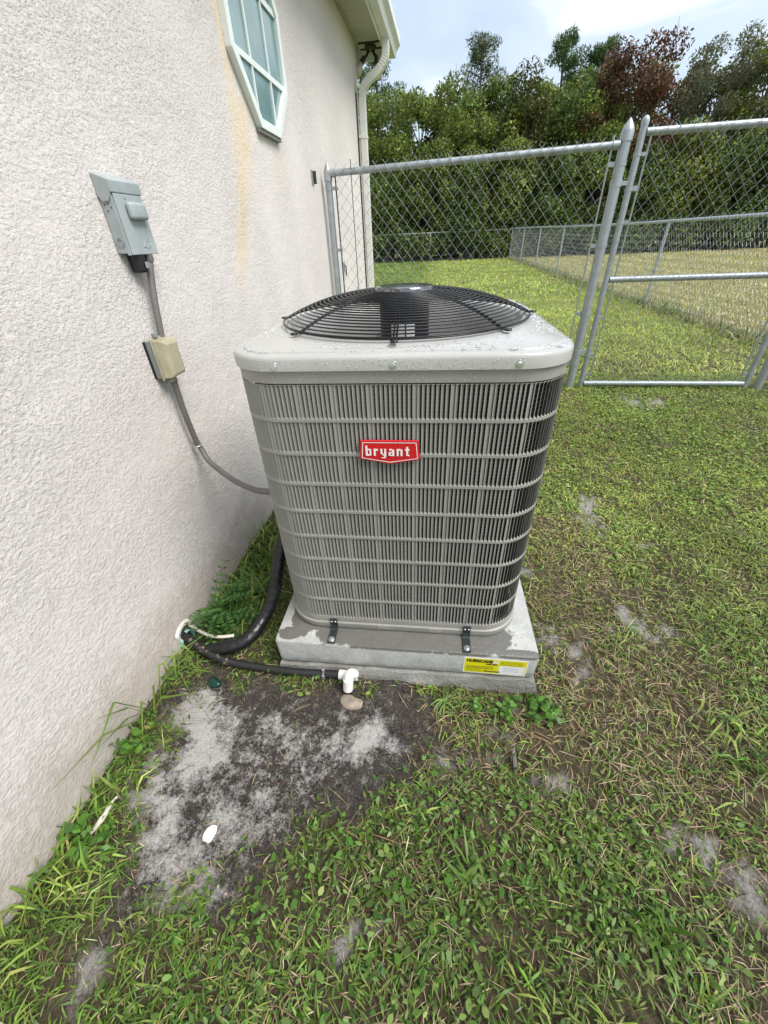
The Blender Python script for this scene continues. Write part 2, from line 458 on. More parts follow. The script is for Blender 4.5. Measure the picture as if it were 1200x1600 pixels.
def catmull(pts, n=8):
    P = [Vector(p) for p in pts]; P = [P[0] * 2 - P[1]] + P + [P[-1] * 2 - P[-2]]; outp = []
    for i in range(1, len(P) - 2):
        for j in range(n):
            t = j / n; a, b, c, d = P[i - 1], P[i], P[i + 1], P[i + 2]
            outp.append(0.5 * ((2 * b) + (c - a) * t + (2 * a - 5 * b + 4 * c - d) * t * t + (3 * b - a - 3 * c + d) * t ** 3))
    outp.append(P[-2]); return outp

# numpy value noise
def vnoise(x, y, seed=0):
    def h(i, j):
        n_ = (i * 374761393 + j * 668265263 + seed * 1442695041) & 0xFFFFFFFF
        n_ = ((n_ ^ (n_ >> 13)) * 1274126177) & 0xFFFFFFFF
        return ((n_ ^ (n_ >> 16)) & 0xFFFF) / 65535.0
    xi = np.floor(x).astype(np.int64); yi = np.floor(y).astype(np.int64)
    fx = x - xi; fy = y - yi; fx = fx * fx * (3 - 2 * fx); fy = fy * fy * (3 - 2 * fy)
    return (h(xi, yi) * (1 - fx) + h(xi + 1, yi) * fx) * (1 - fy) + (h(xi, yi + 1) * (1 - fx) + h(xi + 1, yi + 1) * fx) * fy
def fbm(x, y, s=1.0, seed=0, oct=4):
    t = 0; a = 0.5; w = 0
    for o in range(oct):
        t = t + a * vnoise(x * s, y * s, seed + o * 17); w += a; s *= 2.03; a *= 0.55
    return t / w
def sstep(a, b, x):
    t = np.clip((x - a) / (b - a), 0, 1); return t * t * (3 - 2 * t)

# ------------------------------------------------------------------ ground
def gz(x, y):
    x = np.asarray(x, float); y = np.asarray(y, float)
    z = -0.150 + 0.15 * sstep(0.35, 2.3, y) + 0.13 * sstep(7, 22, y)
    z = z - .022 * np.exp(-(((x - .42) / .45) ** 2 + ((y + .58) / .25) ** 2)) + .012 * np.exp(-(((x + .55) / .3) ** 2 + ((y + .6) / .4) ** 2))
    return z
SAND = [(-.60, -.69, .085, .075, 1.0), (-.585, -.80, .06, .07, .8), (-.63, -.92, .09, .10, .65), (-.52, -1.0, .12, .08, .5), (-.07, -.685, .065, .06, .95), (-.18, -.72, .10, .05, .55), (-.36, -.72, .12, .10, .4), (-.40, -.92, .12, .1, .45), (-.47, -1.09, .07, .035, .7),
        (.605, -.278, .055, .075, 1.0), (.61, -.40, .05, .05, .7), (.953, .612, .07, .09, 1.15), (.93, .42, .06, .07, .8), (.892, -.182, .11, .06, .9), (.79, -.905, .05, .03, 1.1), (.70, -.92, .06, .035, .7), (-.08, -1.13, .05, .03, .9), (.02, -1.12, .05, .03, .5), (-.62, -1.24, .08, .05, .8), (.33, -.55, .06, .05, .6), (.30, -.70, .07, .05, .5), (.42, -.78, .05, .03, .7), (.30, -.88, .05, .03, .5), (1.75, 1.98, .16, .10, .9), (1.15, .35, .08, .07, .6), (.72, .85, .1, .1, .5), (.17, -.79, .1, .06, .5), (2.05, 1.2, .08, .06, .5), (.88, -1.0, .06, .05, .7), (.56, .10, .05, .1, .6)]
BARE_POLY = np.array([(-.70, -.50), (-.42, -.52), (0.02, -.50), (.12, -.55), (.16, -.68), (.08, -.79), (-.08, -.85), (-.18, -.93), (-.30, -1.03), (-.42, -1.11), (-.56, -1.10), (-.67, -1.03), (-.70, -.90), (-.66, -.74), (-.72, -.62)])
def poly_sd(x, y, P):
    d = np.full(x.shape, 1e9); ins = np.zeros(x.shape, bool); n = len(P)
    for i in range(n):
        a = P[i]; b = P[(i + 1) % n]; ex, ey = b - a; wx = x - a[0]; wy = y - a[1]
        t = np.clip((wx * ex + wy * ey) / (ex * ex + ey * ey), 0, 1)
        d = np.minimum(d, np.hypot(wx - t * ex, wy - t * ey))
        c = ((a[1] <= y) & (b[1] > y)) | ((b[1] <= y) & (a[1] > y))
        with np.errstate(divide='ignore', invalid='ignore'):
            xin = a[0] + (y - a[1]) / (b[1] - a[1]) * ex
        ins ^= c & (x < xin)
    return np.where(ins, -d, d)
def masks(x, y):
    sand = np.zeros(x.shape)
    wx = x + (fbm(x, y, 8, 3) - .5) * .22 + (fbm(x, y, 30, 4) - .5) * .06; wy = y + (fbm(x, y, 8, 8) - .5) * .22 + (fbm(x, y, 30, 9) - .5) * .06
    for (cx, cy, rx, ry, s) in SAND:
        if cx > .25 or cy < -1.1: rx, ry, s = rx * 1.25, ry * 1.25, s * .82
        q = ((wx - cx) / rx) ** 2 + ((wy - cy) / ry) ** 2
        sand = np.maximum(sand, s * np.exp(-q * 0.8))
    sand = sand * (.55 + 1.1 * sstep(.32, .62, fbm(x, y, 24, 6)))
    sd_ = poly_sd(x, y, BARE_POLY) + (fbm(x, y, 11, 5) - .5) * .24
    bare = 1 - sstep(-.06, .09, sd_)
    bare2 = np.maximum(bare, np.clip(sand * 1.3 - .45, 0, .60))
    # worn strip beside the pad
    worn = np.exp(-(((x - .72) / .30) ** 2 + ((y + .05) / .75) ** 2)) * .75 + np.exp(-(((x - .55) / .5) ** 2 + ((y + .62) / .22) ** 2)) * .6 + np.exp(-(((x - .85) / .22) ** 2 + ((y + 1.05) / .25) ** 2)) * .45
    worn = worn * (0.55 + 1.0 * fbm(x, y, 4.5, 21)) + .28 * sstep(.52, .75, fbm(x, y, 2.6, 33))
    return sand, bare2, np.clip(worn, 0, 1)

def graded(a, b, fine0, fine1, step, far):
    xs = list(np.arange(fine0, fine1 + 1e-6, step)); s = step
    v = fine1
    while v < b: s *= 1.22; v += s; xs.append(v)
    v = fine0; s = step; pre = []
    while v > a: s *= 1.22; v -= s; pre.append(v)
    return np.array(pre[::-1] + xs)
gx = graded(-900, 900, -1.05, 2.2, 0.022, 900); gy = graded(-900, 900, -1.5, 1.3, 0.022, 900)
X, Y = np.meshgrid(gx, gy)
nearw = (1 - sstep(2.5, 6, np.hypot(X - .4, Y)))
sandm, barem, wornm = masks(X, Y)
Z = gz(X, Y) + nearw * ((fbm(X, Y, 7, 40) - .5) * .03 + (fbm(X, Y, 30, 41, 3) - .5) * .018 * (0.4 + barem)) + nearw * 0.008 * sandm
dfar = np.hypot(X, Y)
Z = np.where(dfar > 60, Z - 0.0, Z)
nv = X.size; ny_, nx_ = X.shape
me = bpy.data.meshes.new('ground')
idx = np.arange(nv).reshape(ny_, nx_)
quads = np.stack([idx[:-1, :-1], idx[:-1, 1:], idx[1:, 1:], idx[1:, :-1]], -1).reshape(-1, 4)
me.vertices.add(nv); me.vertices.foreach_set('co', np.stack([X, Y, Z], -1).astype(np.float32).ravel())
me.loops.add(quads.size); me.loops.foreach_set('vertex_index', quads.astype(np.int32).ravel())
me.polygons.add(len(quads)); me.polygons.foreach_set('loop_start', np.arange(0, quads.size, 4, dtype=np.int32))
me.polygons.foreach_set('use_smooth', np.ones(len(quads), bool))
me.update(calc_edges=True)
ca = me.color_attributes.new('Mask', 'FLOAT_COLOR', 'POINT')
farm = sstep(2.6, 6.5, Y + .25 * X) * 1.0
farm = np.where(Y < -2, 1.0, farm)
ca.data.foreach_set('color', np.stack([sandm, np.clip(barem, 0, 1), farm, np.ones_like(X)], -1).astype(np.float32).ravel())
g = link('ground', me, 'soil'); tag(g, kind='structure', label='sandy soil and thatch of the back yard lawn')

# ------------------------------------------------------------------ leaf / blade mass builder
def ribbon_mass(name, base, dirs, length, width, bend, colr, mat, parent=None, loc=(0, 0, 0), segs=2, up=None):
    """bent tapering blades: base (n,3), dirs (n,3) unit start direction, bend: end direction pulled down"""
    n = len(base)
    d = dirs / np.linalg.norm(dirs, axis=1, keepdims=True)
    side = np.cross(d, np.array([0, 0, 1.0])); ln = np.linalg.norm(side, axis=1, keepdims=True)
    side = np.where(ln < 1e-4, np.array([1.0, 0, 0]), side / np.maximum(ln, 1e-6))
    tw = rng.uniform(-.7, .7, n)[:, None]
    nrm = np.cross(side, d); side = side * np.cos(tw) + nrm * np.sin(tw)
    Lh = length[:, None]; W = width[:, None] * .5
    down = np.array([0, 0, -1.0])
    p1 = base + d * Lh * .5; d2 = d + down * bend[:, None]; d2 /= np.linalg.norm(d2, axis=1, keepdims=True)
    p2 = p1 + d2 * Lh * .5
    V = np.stack([base - side * W * .6, base + side * W * .6, p1 - side * W, p1 + side * W, p2], 1)     # 5 verts
    i0 = (np.arange(n) * 5)[:, None]
    q = np.concatenate([i0 + np.array([[0, 1, 3, 2]])], 1); t = i0 + np.array([[2, 3, 4]])
    return mass(name, V.reshape(-1, 3), q, t, np.repeat(colr, 5, 0), mat, parent, loc)

def leaf_mass(name, cen, ax, nrm, length, width, colr, mat, parent=None, loc=(0, 0, 0), oval=False):
    """rhombic / oval leaves: centre, long axis, normal"""
    n = len(cen); ax = ax / np.linalg.norm(ax, axis=1, keepdims=True)
    sd_ = np.cross(nrm, ax); sd_ /= np.maximum(np.linalg.norm(sd_, axis=1, keepdims=True), 1e-6)
    up = np.cross(ax, sd_)
    a = ax * length[:, None] * .5; s = sd_ * width[:, None] * .5; k = up * length[:, None] * .10
    if oval:
        V = np.stack([cen - a, cen - a * .45 + s * .85 - k * .4, cen + a * .30 + s * .80 - k * .6, cen + a - k, cen + a * .30 - s * .80 - k * .6, cen - a * .45 - s * .85 - k * .4], 1)
        i0 = (np.arange(n) * 6)[:, None]
        q = np.concatenate([i0 + np.array([[0, 1, 2, 3]]), i0 + np.array([[0, 3, 4, 5]])], 0)
        return mass(name, V.reshape(-1, 3), q, np.zeros((0, 3), int), np.repeat(colr, 6, 0), mat, parent, loc)
    V = np.stack([cen - a, cen - a * .15 + s - k, cen + a - k * 1.0, cen - a * .15 - s - k], 1)
    q = (np.arange(n) * 4)[:, None] + np.array([[0, 1, 2, 3]])
    return mass(name, V.reshape(-1, 3), q, np.zeros((0, 3), int), np.repeat(colr, 4, 0), mat, parent, loc)

def mass(name, V, q, t, C, mat, parent, loc):
    base = np.array(root_loc(parent)) if parent is not None else np.array(loc, float)
    me = bpy.data.meshes.new(name)
    me.vertices.add(len(V)); me.vertices.foreach_set('co', (V - base).astype(np.float32).ravel())
    li = np.concatenate([q.ravel(), t.ravel()]).astype(np.int32)
    ls = np.concatenate([np.arange(len(q)) * 4, len(q) * 4 + np.arange(len(t)) * 3]).astype(np.int32)
    me.loops.add(len(li)); me.loops.foreach_set('vertex_index', li)
    me.polygons.add(len(ls)); me.polygons.foreach_set('loop_start', ls)
    me.update(calc_edges=True)
    a = me.color_attributes.new('Col', 'FLOAT_COLOR', 'POINT')
    a.data.foreach_set('color', np.concatenate([C, np.ones((len(C), 1))], 1).astype(np.float32).ravel())
    o = link(name, me, mat, parent)
    if parent is None: o.location = tuple(base)
    return o

def pick(cols, n, jit=.18, w=None):
    cols = np.array(cols, float); i = rng.choice(len(cols), n, p=w)
    c = cols[i] * (1 + rng.normal(0, jit, (n, 1))) * (1 + rng.normal(0, jit * .35, (n, 3)))
    return np.clip(c, .004, .9)

# ------------------------------------------------------------------ house
house = thing('house', 'pale stucco house wall with octagonal window and white eave', 'house', H(0, 0, -0.2))
HB = 3.985          # wall corner along the wall
def stucco_wall():
    me_b = MB()
    for (lx0, lx1, ly0, ly1) in ((-6.0, 0.0, -7.0, HB),):
        me_b.box(lx0, lx1, ly0, ly1, -0.35, 2.582)
    base = root_loc(house)
    me = bpy.data.meshes.new('wall'); me.from_pydata(me_b.v, [], me_b.f)
    bm = bmesh.new(); bm.from_mesh(me); bmesh.ops.recalc_face_normals(bm, faces=bm.faces); bm.to_mesh(me); bm.free()
    o = link('wall', me, 'stucco', house)
    # keep house-frame object coordinates for the stucco texture
    o.rotation_euler = (0, 0, -HY); o.location = Vector(HO) - base
    return o
wall = stucco_wall()
def hb(mb, lx0, lx1, ly0, ly1, z0, z1): return mb.box(lx0, lx1, ly0, ly1, z0, z1, tf=lambda a, b, c: H(a, b, c))
# soffit panels with small reveals, fascia, gutter
sof_root = build('soffit', hb(MB(), 0.0, 0.235, -7.0, 4.30, 2.600, 2.615), 'soffit', house)
for i in range(14):
    y1 = 4.005 - i * 0.305
    build('soffit_panel', hb(MB(), 0.018, 0.225, y1 - 0.300, y1, 2.590, 2.5995), 'soffit', sof_root, bevel=0.0015, seg=1)
build('soffit_channel', hb(MB(), 0.002, 0.018, -0.3, 4.02, 2.584, 2.5985), 'soffit', sof_root)
build('soffit_channel', hb(MB(), 0.018, 0.225, 4.012, 4.032, 2.582, 2.5985), 'lamp_metal', sof_root)
build('soffit_panel', hb(MB(), 0.018, 0.225, 4.036, 4.15, 2.589, 2.5995), 'soffit', sof_root)
build('soffit_channel', hb(MB(), 0.018, 0.225, 4.155, 4.172, 2.580, 2.5985), 'lamp_metal', sof_root)
build('soffit_panel', hb(MB(), 0.018, 0.225, 4.176, 4.29, 2.589, 2.5995), 'soffit', sof_root)
build('fascia', hb(MB(), 0.237, 0.258, -7.0, 4.30, 2.545, 2.70), 'white_paint', house, bevel=0.002, seg=1)
build('fascia', hb(MB(), -3.0, 0.236, 4.301, 4.322, 2.545, 2.70), 'white_paint', house, bevel=0.002, seg=1)
gp = [(0.260, 2.69), (0.260, 2.555), (0.325, 2.555), (0.340, 2.60), (0.372, 2.635), (0.372, 2.69), (0.362, 2.69), (0.362, 2.64), (0.331, 2.607), (0.318, 2.563), (0.268, 2.563), (0.268, 2.69)]
gm = MB(); gm.loft([[H(a, ly, b) for a, b in gp] for ly in (-7.0, 4.34)], cap0=True, cap1=True)
gut = build('gutter', gm, 'white_paint', house)
build('gutter_end_cap', MB().prism([H(a, 4.3405, b) for a, b in gp[:6]], WD * 0.004), 'white_paint', gut)
rf = MB()
rf.add([H(0.30, -7.3, 2.705), H(0.30, 4.36, 2.705), H(-3.0, 1.0, 4.0), H(-3.0, -4.0, 4.0), H(-6.3, 4.36, 2.705), H(-6.3, -7.3, 2.705)], [(0, 1, 2, 3), (1, 4, 2), (4, 5, 3, 2), (5, 0, 3), (0, 5, 4, 1)])
build('roof', rf, 'roof', house)

# downspout: square pipe with an offset elbow under the gutter, then down the corner
def square_path(pts, hw, hd, corr=None):
    mb = MB(); loops = []
    pts = [Vector(p) for p in pts]
    for i, p in enumerate(pts):
        a = pts[max(0, i - 1)]; b = pts[min(len(pts) - 1, i + 1)]; t = (b - a).normalized()
        u = WD; w = t.cross(u).normalized(); k = 1.0 + (corr[i] if corr else 0)
        loops.append([p + u * hw * sx * k + w * hd * sy * k for sx, sy in ((-1, -1), (1, -1), (1, 1), (-1, 1))])
    mb.loft(loops, cap0=True, cap1=True); return mb
el = [(0.290, 3.885, 2.556), (0.290, 3.885, 2.50)]
arc = catmull([(0.290, 3.885, 2.50), (0.278, 3.885, 2.44), (0.22, 3.885, 2.375), (0.13, 3.885, 2.325), (0.072, 3.885, 2.27), (0.058, 3.885, 2.20)], 8)
pts_ds = [H(*el[0])] + [H(*p) for p in arc] + [H(0.058, 3.885, 1.4), H(0.058, 3.885, 0.14), H(0.075, 3.885, 0.08), H(0.16, 3.885, 0.05)]
cor = [0] + [(-0.05 if (i % 2 and (3 < i < 15 or i > 30)) else 0.0) for i in range(len(arc))] + [0, 0, 0, 0]
ds = build('downspout', square_path(pts_ds, 0.038, 0.028, cor), 'downspout', house, bevel=0.0)
build('downspout_band', hb(MB(), 0.0, 0.090, 3.842, 3.928, 1.93, 1.955), 'downspout', ds)
build('downspout_edge_strip', hb(MB(), 0.002, 0.012, 3.835, 3.846, 0.1, 2.24), 'lamp_metal', ds)  # dark strip on the wall along the downspout's edge

# octagonal window
WYc, WZc, WR, WCUT = 1.329, 1.916, 0.335, 0.205
WHZ = 0.345
def octo(rx, rz, cut):
    c = cut
    return [(-rx + c, -rz), (rx - c, -rz), (rx, -rz + c), (rx, rz - c), (rx - c, rz), (-rx + c, rz), (-rx, rz - c), (-rx, -rz + c)]
win = build('window', MB().prism([H(0.006, WYc + a, WZc + b) for a, b in octo(WR - .02, WHZ - .02, WCUT - .008)], WN * 0.006), 'pane', house)
tag(win, label='octagonal window of nine bluish panes in a white frame')
fo = octo(WR, WHZ, WCUT); fi = octo(WR - .036, WHZ - .036, WCUT - .015)
fm = MB(); n8 = 8
vs = [H(0.001, WYc + a, WZc + b) for a, b in fo] + [H(0.030, WYc + a, WZc + b) for a, b in fo] + [H(0.030, WYc + a, WZc + b) for a, b in fi] + [H(0.004, WYc + a, WZc + b) for a, b in fi]
fs = []
for r_ in range(3):
    for j in range(8):
        fs.append((r_ * 8 + j, r_ * 8 + (j + 1) % 8, (r_ + 1) * 8 + (j + 1) % 8, (r_ + 1) * 8 + j))
fm.add(vs, fs); build('frame', fm, 'vinyl', win, bevel=0.002, seg=1)
for s in (-1, 1):
    build('muntin', hb(MB(), 0.0125, 0.0195, WYc + s * .112 - .007, WYc + s * .112 + .007, WZc - WHZ + .037, WZc + WHZ - .037), 'vinyl', win)
    build('muntin', hb(MB(), 0.0128, 0.0215, WYc - WR + .037, WYc + WR - .037, WZc + s * .128 - .011, WZc + s * .128 + .011), 'vinyl', win)
build('sill_bead', hb(MB(), 0.001, 0.022, WYc - .14, WYc + .14, WZc - WHZ - .014, WZc - WHZ - .0005), 'old_concrete', win)

# twin flood lamp under the eave
fl = thing('flood_light', 'twin bulb flood light fixed under the white eave', 'lamp', H(0.12, 4.10, 2.58))
m = MB(); c0 = H(0.12, 4.10, 2.585)
m.lathe([(0.0, -0.028), (0.045, -0.028), (0.055, -0.012), (0.055, -0.001)], c0, 18); build('mounting_plate', m, 'lamp_metal', fl, smooth=True, sharp=40)
for s in (-1, 1):
    a = H(0.12 + s * .02, 4.10, 2.56); b = H(0.12 + s * .055, 4.10 - .02, 2.515)
    arm = build('lamp_arm', MB().tube([a, (a + b) / 2 + Vector((0, 0, -.012)), b], 0.011, 8), 'lamp_metal', fl, smooth=True)
    ax = (b - a).normalized() if s < 0 else Vector((0.05, -0.05, -1)).normalized()
    q = Vector((0, 0, -1)).rotation_difference(ax)
    tf = lambda x, y, z, b=b, q=q: b + q @ Vector((x, y, z))
    build('lamp_socket', MB().lathe([(0.0, 0.0), (0.018, 0.0), (0.022, -0.02), (0.024, -0.055), (0.0, -0.055)], (0, 0, 0), 14, tf), 'lamp_metal', fl, smooth=True, sharp=40)
    build('bulb', MB().lathe([(0.018, -0.05), (0.026, -0.065), (0.042, -0.10), (0.047, -0.125), (0.040, -0.145), (0.0, -0.155)], (0, 0, 0), 16, tf), 'lamp_glass', fl, smooth=True)

# small wall fittings
cl = thing('wall_bracket', 'small galvanised bracket screwed to stucco beside fence post', 'bracket', H(0, 2.066, 1.44))
build('plate', hb(MB(), 0.001, 0.006, 2.045, 2.085, 1.435, 1.512), 'galv', cl, bevel=0.001, seg=1)
build('flange', hb(MB(), 0.006, 0.026, 2.078, 2.084, 1.44, 1.507), 'strap', cl)
hk = thing('gate_latch_hook', 'short rusty hook hanging on stucco behind the chain link', 'hook', H(0, 2.78, 0.86))
build('plate', hb(MB(), 0.001, 0.006, 2.775, 2.815, 0.885, 0.965), 'galv', hk)
build('hook', MB().tube([H(.006, 2.795, .94), H(.02, 2.795, .93), H(.02, 2.793, .87), H(.012, 2.79, .858)], .006, 6), 'strap', hk, smooth=True)

# ------------------------------------------------------------------ electrical on the wall
bx = thing('disconnect_box', 'weathered grey metal disconnect box on the stucco wall', 'electrical box', H(0.0, 0.01, 1.10))
B0, B1, D1 = -0.046, 0.078, 0.043
body = build('body', hb(MB(), 0.001, D1 - .004, B0, B1, 1.108, 1.262), 'box_grey', bx, bevel=0.003)
def hp(*p): return [H(*q) for q in p]
# sloping rain hood
build('hood', MB().loft([hp((0.001, B0 - .002, 1.240), (D1 + .002, B0 - .002, 1.244), (D1 + .004, B0 - .002, 1.270), (0.001, B0 - .002, 1.287)), hp((0.001, B1 + .002, 1.240), (D1 + .002, B1 + .002, 1.244), (D1 + .004, B1 + .002, 1.270), (0.001, B1 + .002, 1.287))], cap0=True, cap1=True), 'box_grey', bx, bevel=0.002)
build('hood_side_flap', MB().prism(hp((0.003, B0 - .0025, 1.250), (0.003, B0 - .0025, 1.238), (0.012, B0 - .0025, 1.226), (0.030, B0 - .0025, 1.226), (0.040, B0 - .0025, 1.238), (0.040, B0 - .0025, 1.250)), WD * -0.0015), 'box_grey', bx)
lid = build('lid', hb(MB(), D1 - .0035, D1 + .001, B0 + .004, B1 - .002, 1.104, 1.243), 'box_grey', bx, bevel=0.002)
build('lid_lip', hb(MB(), D1 - .012, D1 - .0036, B0 - .001, B0 + .004, 1.104, 1.235), 'box_grey', lid)
build('handle_bulge', hb(MB(), D1 + .0012, D1 + .020, B0 + .034, B1 - .018, 1.186, 1.226), 'box_grey', lid, bevel=0.0085, seg=4, smooth=True)
kn = H(0.022, B0 - .0015, 1.135); rot = WD
for rr in (0.011, 0.0075):
    pts = [kn + (WN * math.cos(q) + Vector((0, 0, 1)) * math.sin(q)) * rr for q in (2 * math.pi * j / 28 for j in range(28))]
    build('knockout_ring', MB().tube(pts, 0.0009, 5, closed=True), 'box_grey', body)
for (a, b) in ((0.012, 1.219), (0.022, 1.221), (0.029, 1.212), (0.016, 1.205)):
    build('rivet_hole_shade', MB().tube([H(a, B0 - .0006, b), H(a, B0 - .0016, b)], 0.0018, 8), 'ink', body)  # black dots stand in for the shade inside the rivet holes
# embossed outline emblem on the lid
em = [(0.0, 0.0), (0.006, 0.004), (0.013, 0.012), (0.016, 0.016), (0.020, 0.014), (0.023, 0.019), (0.026, 0.025), (0.030, 0.021), (0.032, 0.013), (0.035, 0.010), (0.030, 0.004), (0.034, 0.0), (0.018, -0.0015)]
build('emblem', MB().tube([H(D1 + .0014, B0 + .062 + a * .95, 1.122 + b * 1.0) for a, b in em], 0.0011, 5, closed=True), 'box_grey', lid)
build('hole', MB().tube([H(D1 + .0008, B0 + .047, 1.233), H(D1 + .0016, B0 + .047, 1.233)], 0.0018, 8), 'ink', lid)  # raised black dot, painted as the shade in a lid hole
ccc = build('cable_connector', MB().lathe([(0.0, 1.06), (0.017, 1.06), (0.021, 1.064), (0.023, 1.09), (0.023, 1.106), (0.0, 1.106)], H(0.020, 0.000, 0), 18), 'black_plastic', bx, smooth=True, sharp=40)
build('screw_plate', hb(MB(), 0.0435, 0.047, -0.004, 0.012, 1.070, 1.086), 'zinc', ccc, bevel=0.001)
build('conduit_connector', MB().lathe([(0.0, 1.085), (0.0125, 1.085), (0.0135, 1.092), (0.0135, 1.106), (0.0, 1.106)], H(0.032, 0.038, 0), 14), 'conduit', bx, smooth=True, sharp=40)

# conduit in two runs
def conduit(name, pts, r, label, mat='conduit'):
    o = build(name, MB().tube(catmull(pts, 10), r, 12), mat, None, loc=pts[-1], smooth=True); return tag(o, label, 'conduit')
c1 = [H(.032, .038, 1.088), H(.031, .020, 1.04), H(.030, .002, 0.98), H(.030, -.012, .92), H(.028, -.020, .875)]
conduit('conduit', c1, .0098, 'short grey conduit between disconnect box and outlet box')
c2 = [H(.028, -.030, .76), H(.029, -.034, .70), H(.030, -.034, .62), H(.030, -.024, .53), H(.036, -.020, .493), H(.060, -.036, .455), H(.10, -.062, .438), H(.20, -.126, .420), H(.32, -.215, .440), H(.425, -.285, .478)]
conduit('flexible_conduit', c2, .0102, 'long grey flexible conduit curving from wall into the condenser')
st = thing('conduit_strap', 'small zinc strap holding the conduit to stucco', 'strap', H(.03, -.020, .50))
m = MB(); m.tube([H(.030 + .0125 * math.cos(q), -.0225 + .0125 * math.sin(q), .503) for q in (2 * math.pi * j / 16 for j in range(16))], .003, 6, closed=True)
build('loop', m, 'zinc', st, smooth=True); build('tab', hb(MB(), 0.001, 0.0025, -.006, .014, .497, .510), 'zinc', st)

gf = thing('outlet_box', 'weatherproof outlet box with yellowed clear cover on conduit', 'electrical box', H(0, -.035, .76))
G0, G1 = -.078, .004
build('body', hb(MB(), 0.004, 0.026, G0, G1, .765, .882), 'box_plastic', gf, bevel=0.004)
build('gasket', hb(MB(), 0.0005, 0.0055, G0 - .003, G1 + .003, .768, .879), 'black_plastic', gf)
build('cover_base', hb(MB(), 0.0262, 0.031, G0 - .003, G1 + .003, .760, .889), 'clear', gf, bevel=0.002)
cv = build('cover', MB().loft([hp((.0312, G0, .766), (.0312, G1, .766), (.0312, G1, .884), (.0312, G0, .884)), hp((.060, G0 + .004, .768), (.060, G1 - .004, .768), (.060, G1 - .004, .880), (.060, G0 + .004, .880)), hp((.070, G0 + .014, .778), (.070, G1 - .014, .778), (.070, G1 - .014, .868), (.070, G0 + .014, .868))], cap1=True, cap0=True), 'clear', gf, bevel=0.003)
build('hinge_lug', hb(MB(), 0.028, 0.040, G0 + .012, G0 + .032, .8895, .902), 'box_plastic', gf, bevel=0.002)
build('latch', hb(MB(), 0.030, 0.042, G0 + .026, G0 + .05, .748, .7595), 'clear', gf, bevel=0.002)

# ------------------------------------------------------------------ condenser unit
UW, Y0, Y1, RC = 0.790, -0.3955, 0.4155, 0.125          # body width, front and back, corner radius
YC = (Y0 + Y1) / 2; UD = Y1 - Y0
unit = thing('air_conditioner', 'grey louvered outdoor air conditioner unit on a concrete pad', 'air conditioner', (0, YC, 0.0))
def rrect(w, d, r, z, n=12, cx=0.0, cy=YC):
    pts = []
    for (sx, sy, a0) in ((1, -1, -90), (1, 1, 0), (-1, 1, 90), (-1, -1, 180)):
        for j in range(n + 1):
            q = R(a0 + 90 * j / n); pts.append((cx + sx * (w / 2 - r) + r * math.cos(q), cy + sy * (d / 2 - r) + r * math.sin(q), z))
    return pts
def band(z0, z1, grow, th=0.004, bev=0.0):
    m = MB(); o = grow
    m.loft([rrect(UW + 2 * o - 2 * th, UD + 2 * o - 2 * th, RC + o - th, z0), rrect(UW + 2 * o, UD + 2 * o, RC + o, z0), rrect(UW + 2 * o, UD + 2 * o, RC + o, z1), rrect(UW + 2 * o - 2 * th, UD + 2 * o - 2 * th, RC + o - th, z1), rrect(UW + 2 * o - 2 * th, UD + 2 * o - 2 * th, RC + o - th, z0)])
    return m
# base pan with its raised rim
m = MB()
m.loft([rrect(UW - .03, UD - .03, RC, 0.003), rrect(UW + .004, UD + .004, RC, 0.003), rrect(UW + .010, UD + .010, RC, 0.010), rrect(UW + .010, UD + .010, RC, 0.028), rrect(UW + .002, UD + .002, RC, 0.032), rrect(UW + .002, UD + .002, RC, 0.050), rrect(UW - .02, UD - .02, RC, 0.0502)], cap0=True)
build('base_pan', m, 'cabinet', unit, smooth=True, sharp=35)
for xx in (-.052, .122):
    build('base_notch', MB().box(xx - .022, xx + .022, Y0 - .0062, Y0 - .0045, .012, .026), 'cabinet', unit)
build('upper_collar', band(0.851, 0.881, 0.0), 'cabinet', unit, smooth=True, sharp=35)
build('coil', MB().loft([rrect(UW - .056, UD - .056, RC - .028, 0.04), rrect(UW - .056, UD - .056, RC - .028, 0.87)]), 'coil', unit, smooth=True)
# louver panel: horizontal bands, then slats between them
ROW = 0.089; Z0 = 0.050; NR = 9
pan = None
m = MB()
for i in range(1, NR):
    o = Z0 + i * ROW
    t = band(o - 0.0034, o + 0.0034, 0.0008, 0.003); m.add(t.v, t.f)
pan = build('louver_panel', m, 'cabinet', unit, smooth=True, sharp=35)
tag(pan, kind='stuff')
# perimeter walk
def perim(s):
    """s from the middle of the front, counter clockwise seen from above (towards +x first): point, tangent, normal"""
    hx = UW / 2 - RC; hy = UD / 2 - RC; A = math.pi / 2 * RC
    segs = [('l', hx), ('a', A), ('l', 2 * hy), ('a', A), ('l', 2 * hx), ('a', A), ('l', 2 * hy), ('a', A), ('l', hx)]
    p = Vector((0, Y0, 0)); ang = 0.0
    for k, Ls in segs:
        if s <= Ls or k is None:
            pass
        t = Vector((math.cos(ang), math.sin(ang), 0)); nn = Vector((t.y, -t.x, 0))
        if s <= Ls:
            if k == 'l': return p + t * s, t, nn
            d = s / RC; c = p - nn * RC
            n2 = Vector((math.cos(ang - math.pi / 2 + d), math.sin(ang - math.pi / 2 + d), 0)); return c + n2 * RC, Vector((-n2.y, n2.x, 0)), n2
        if k == 'l': p = p + t * Ls
        else:
            c = p - nn * RC; ang += math.pi / 2
            n2 = Vector((math.cos(ang - math.pi / 2), math.sin(ang - math.pi / 2), 0)); p = c + n2 * RC
        s -= Ls
    return p, Vector((1, 0, 0)), Vector((0, -1, 0))
PERIM = 4 * math.pi / 2 * RC + 2 * (UW - 2 * RC) + 2 * (UD - 2 * RC)
NS = int(round(PERIM / 0.0106)); P_ = PERIM / NS
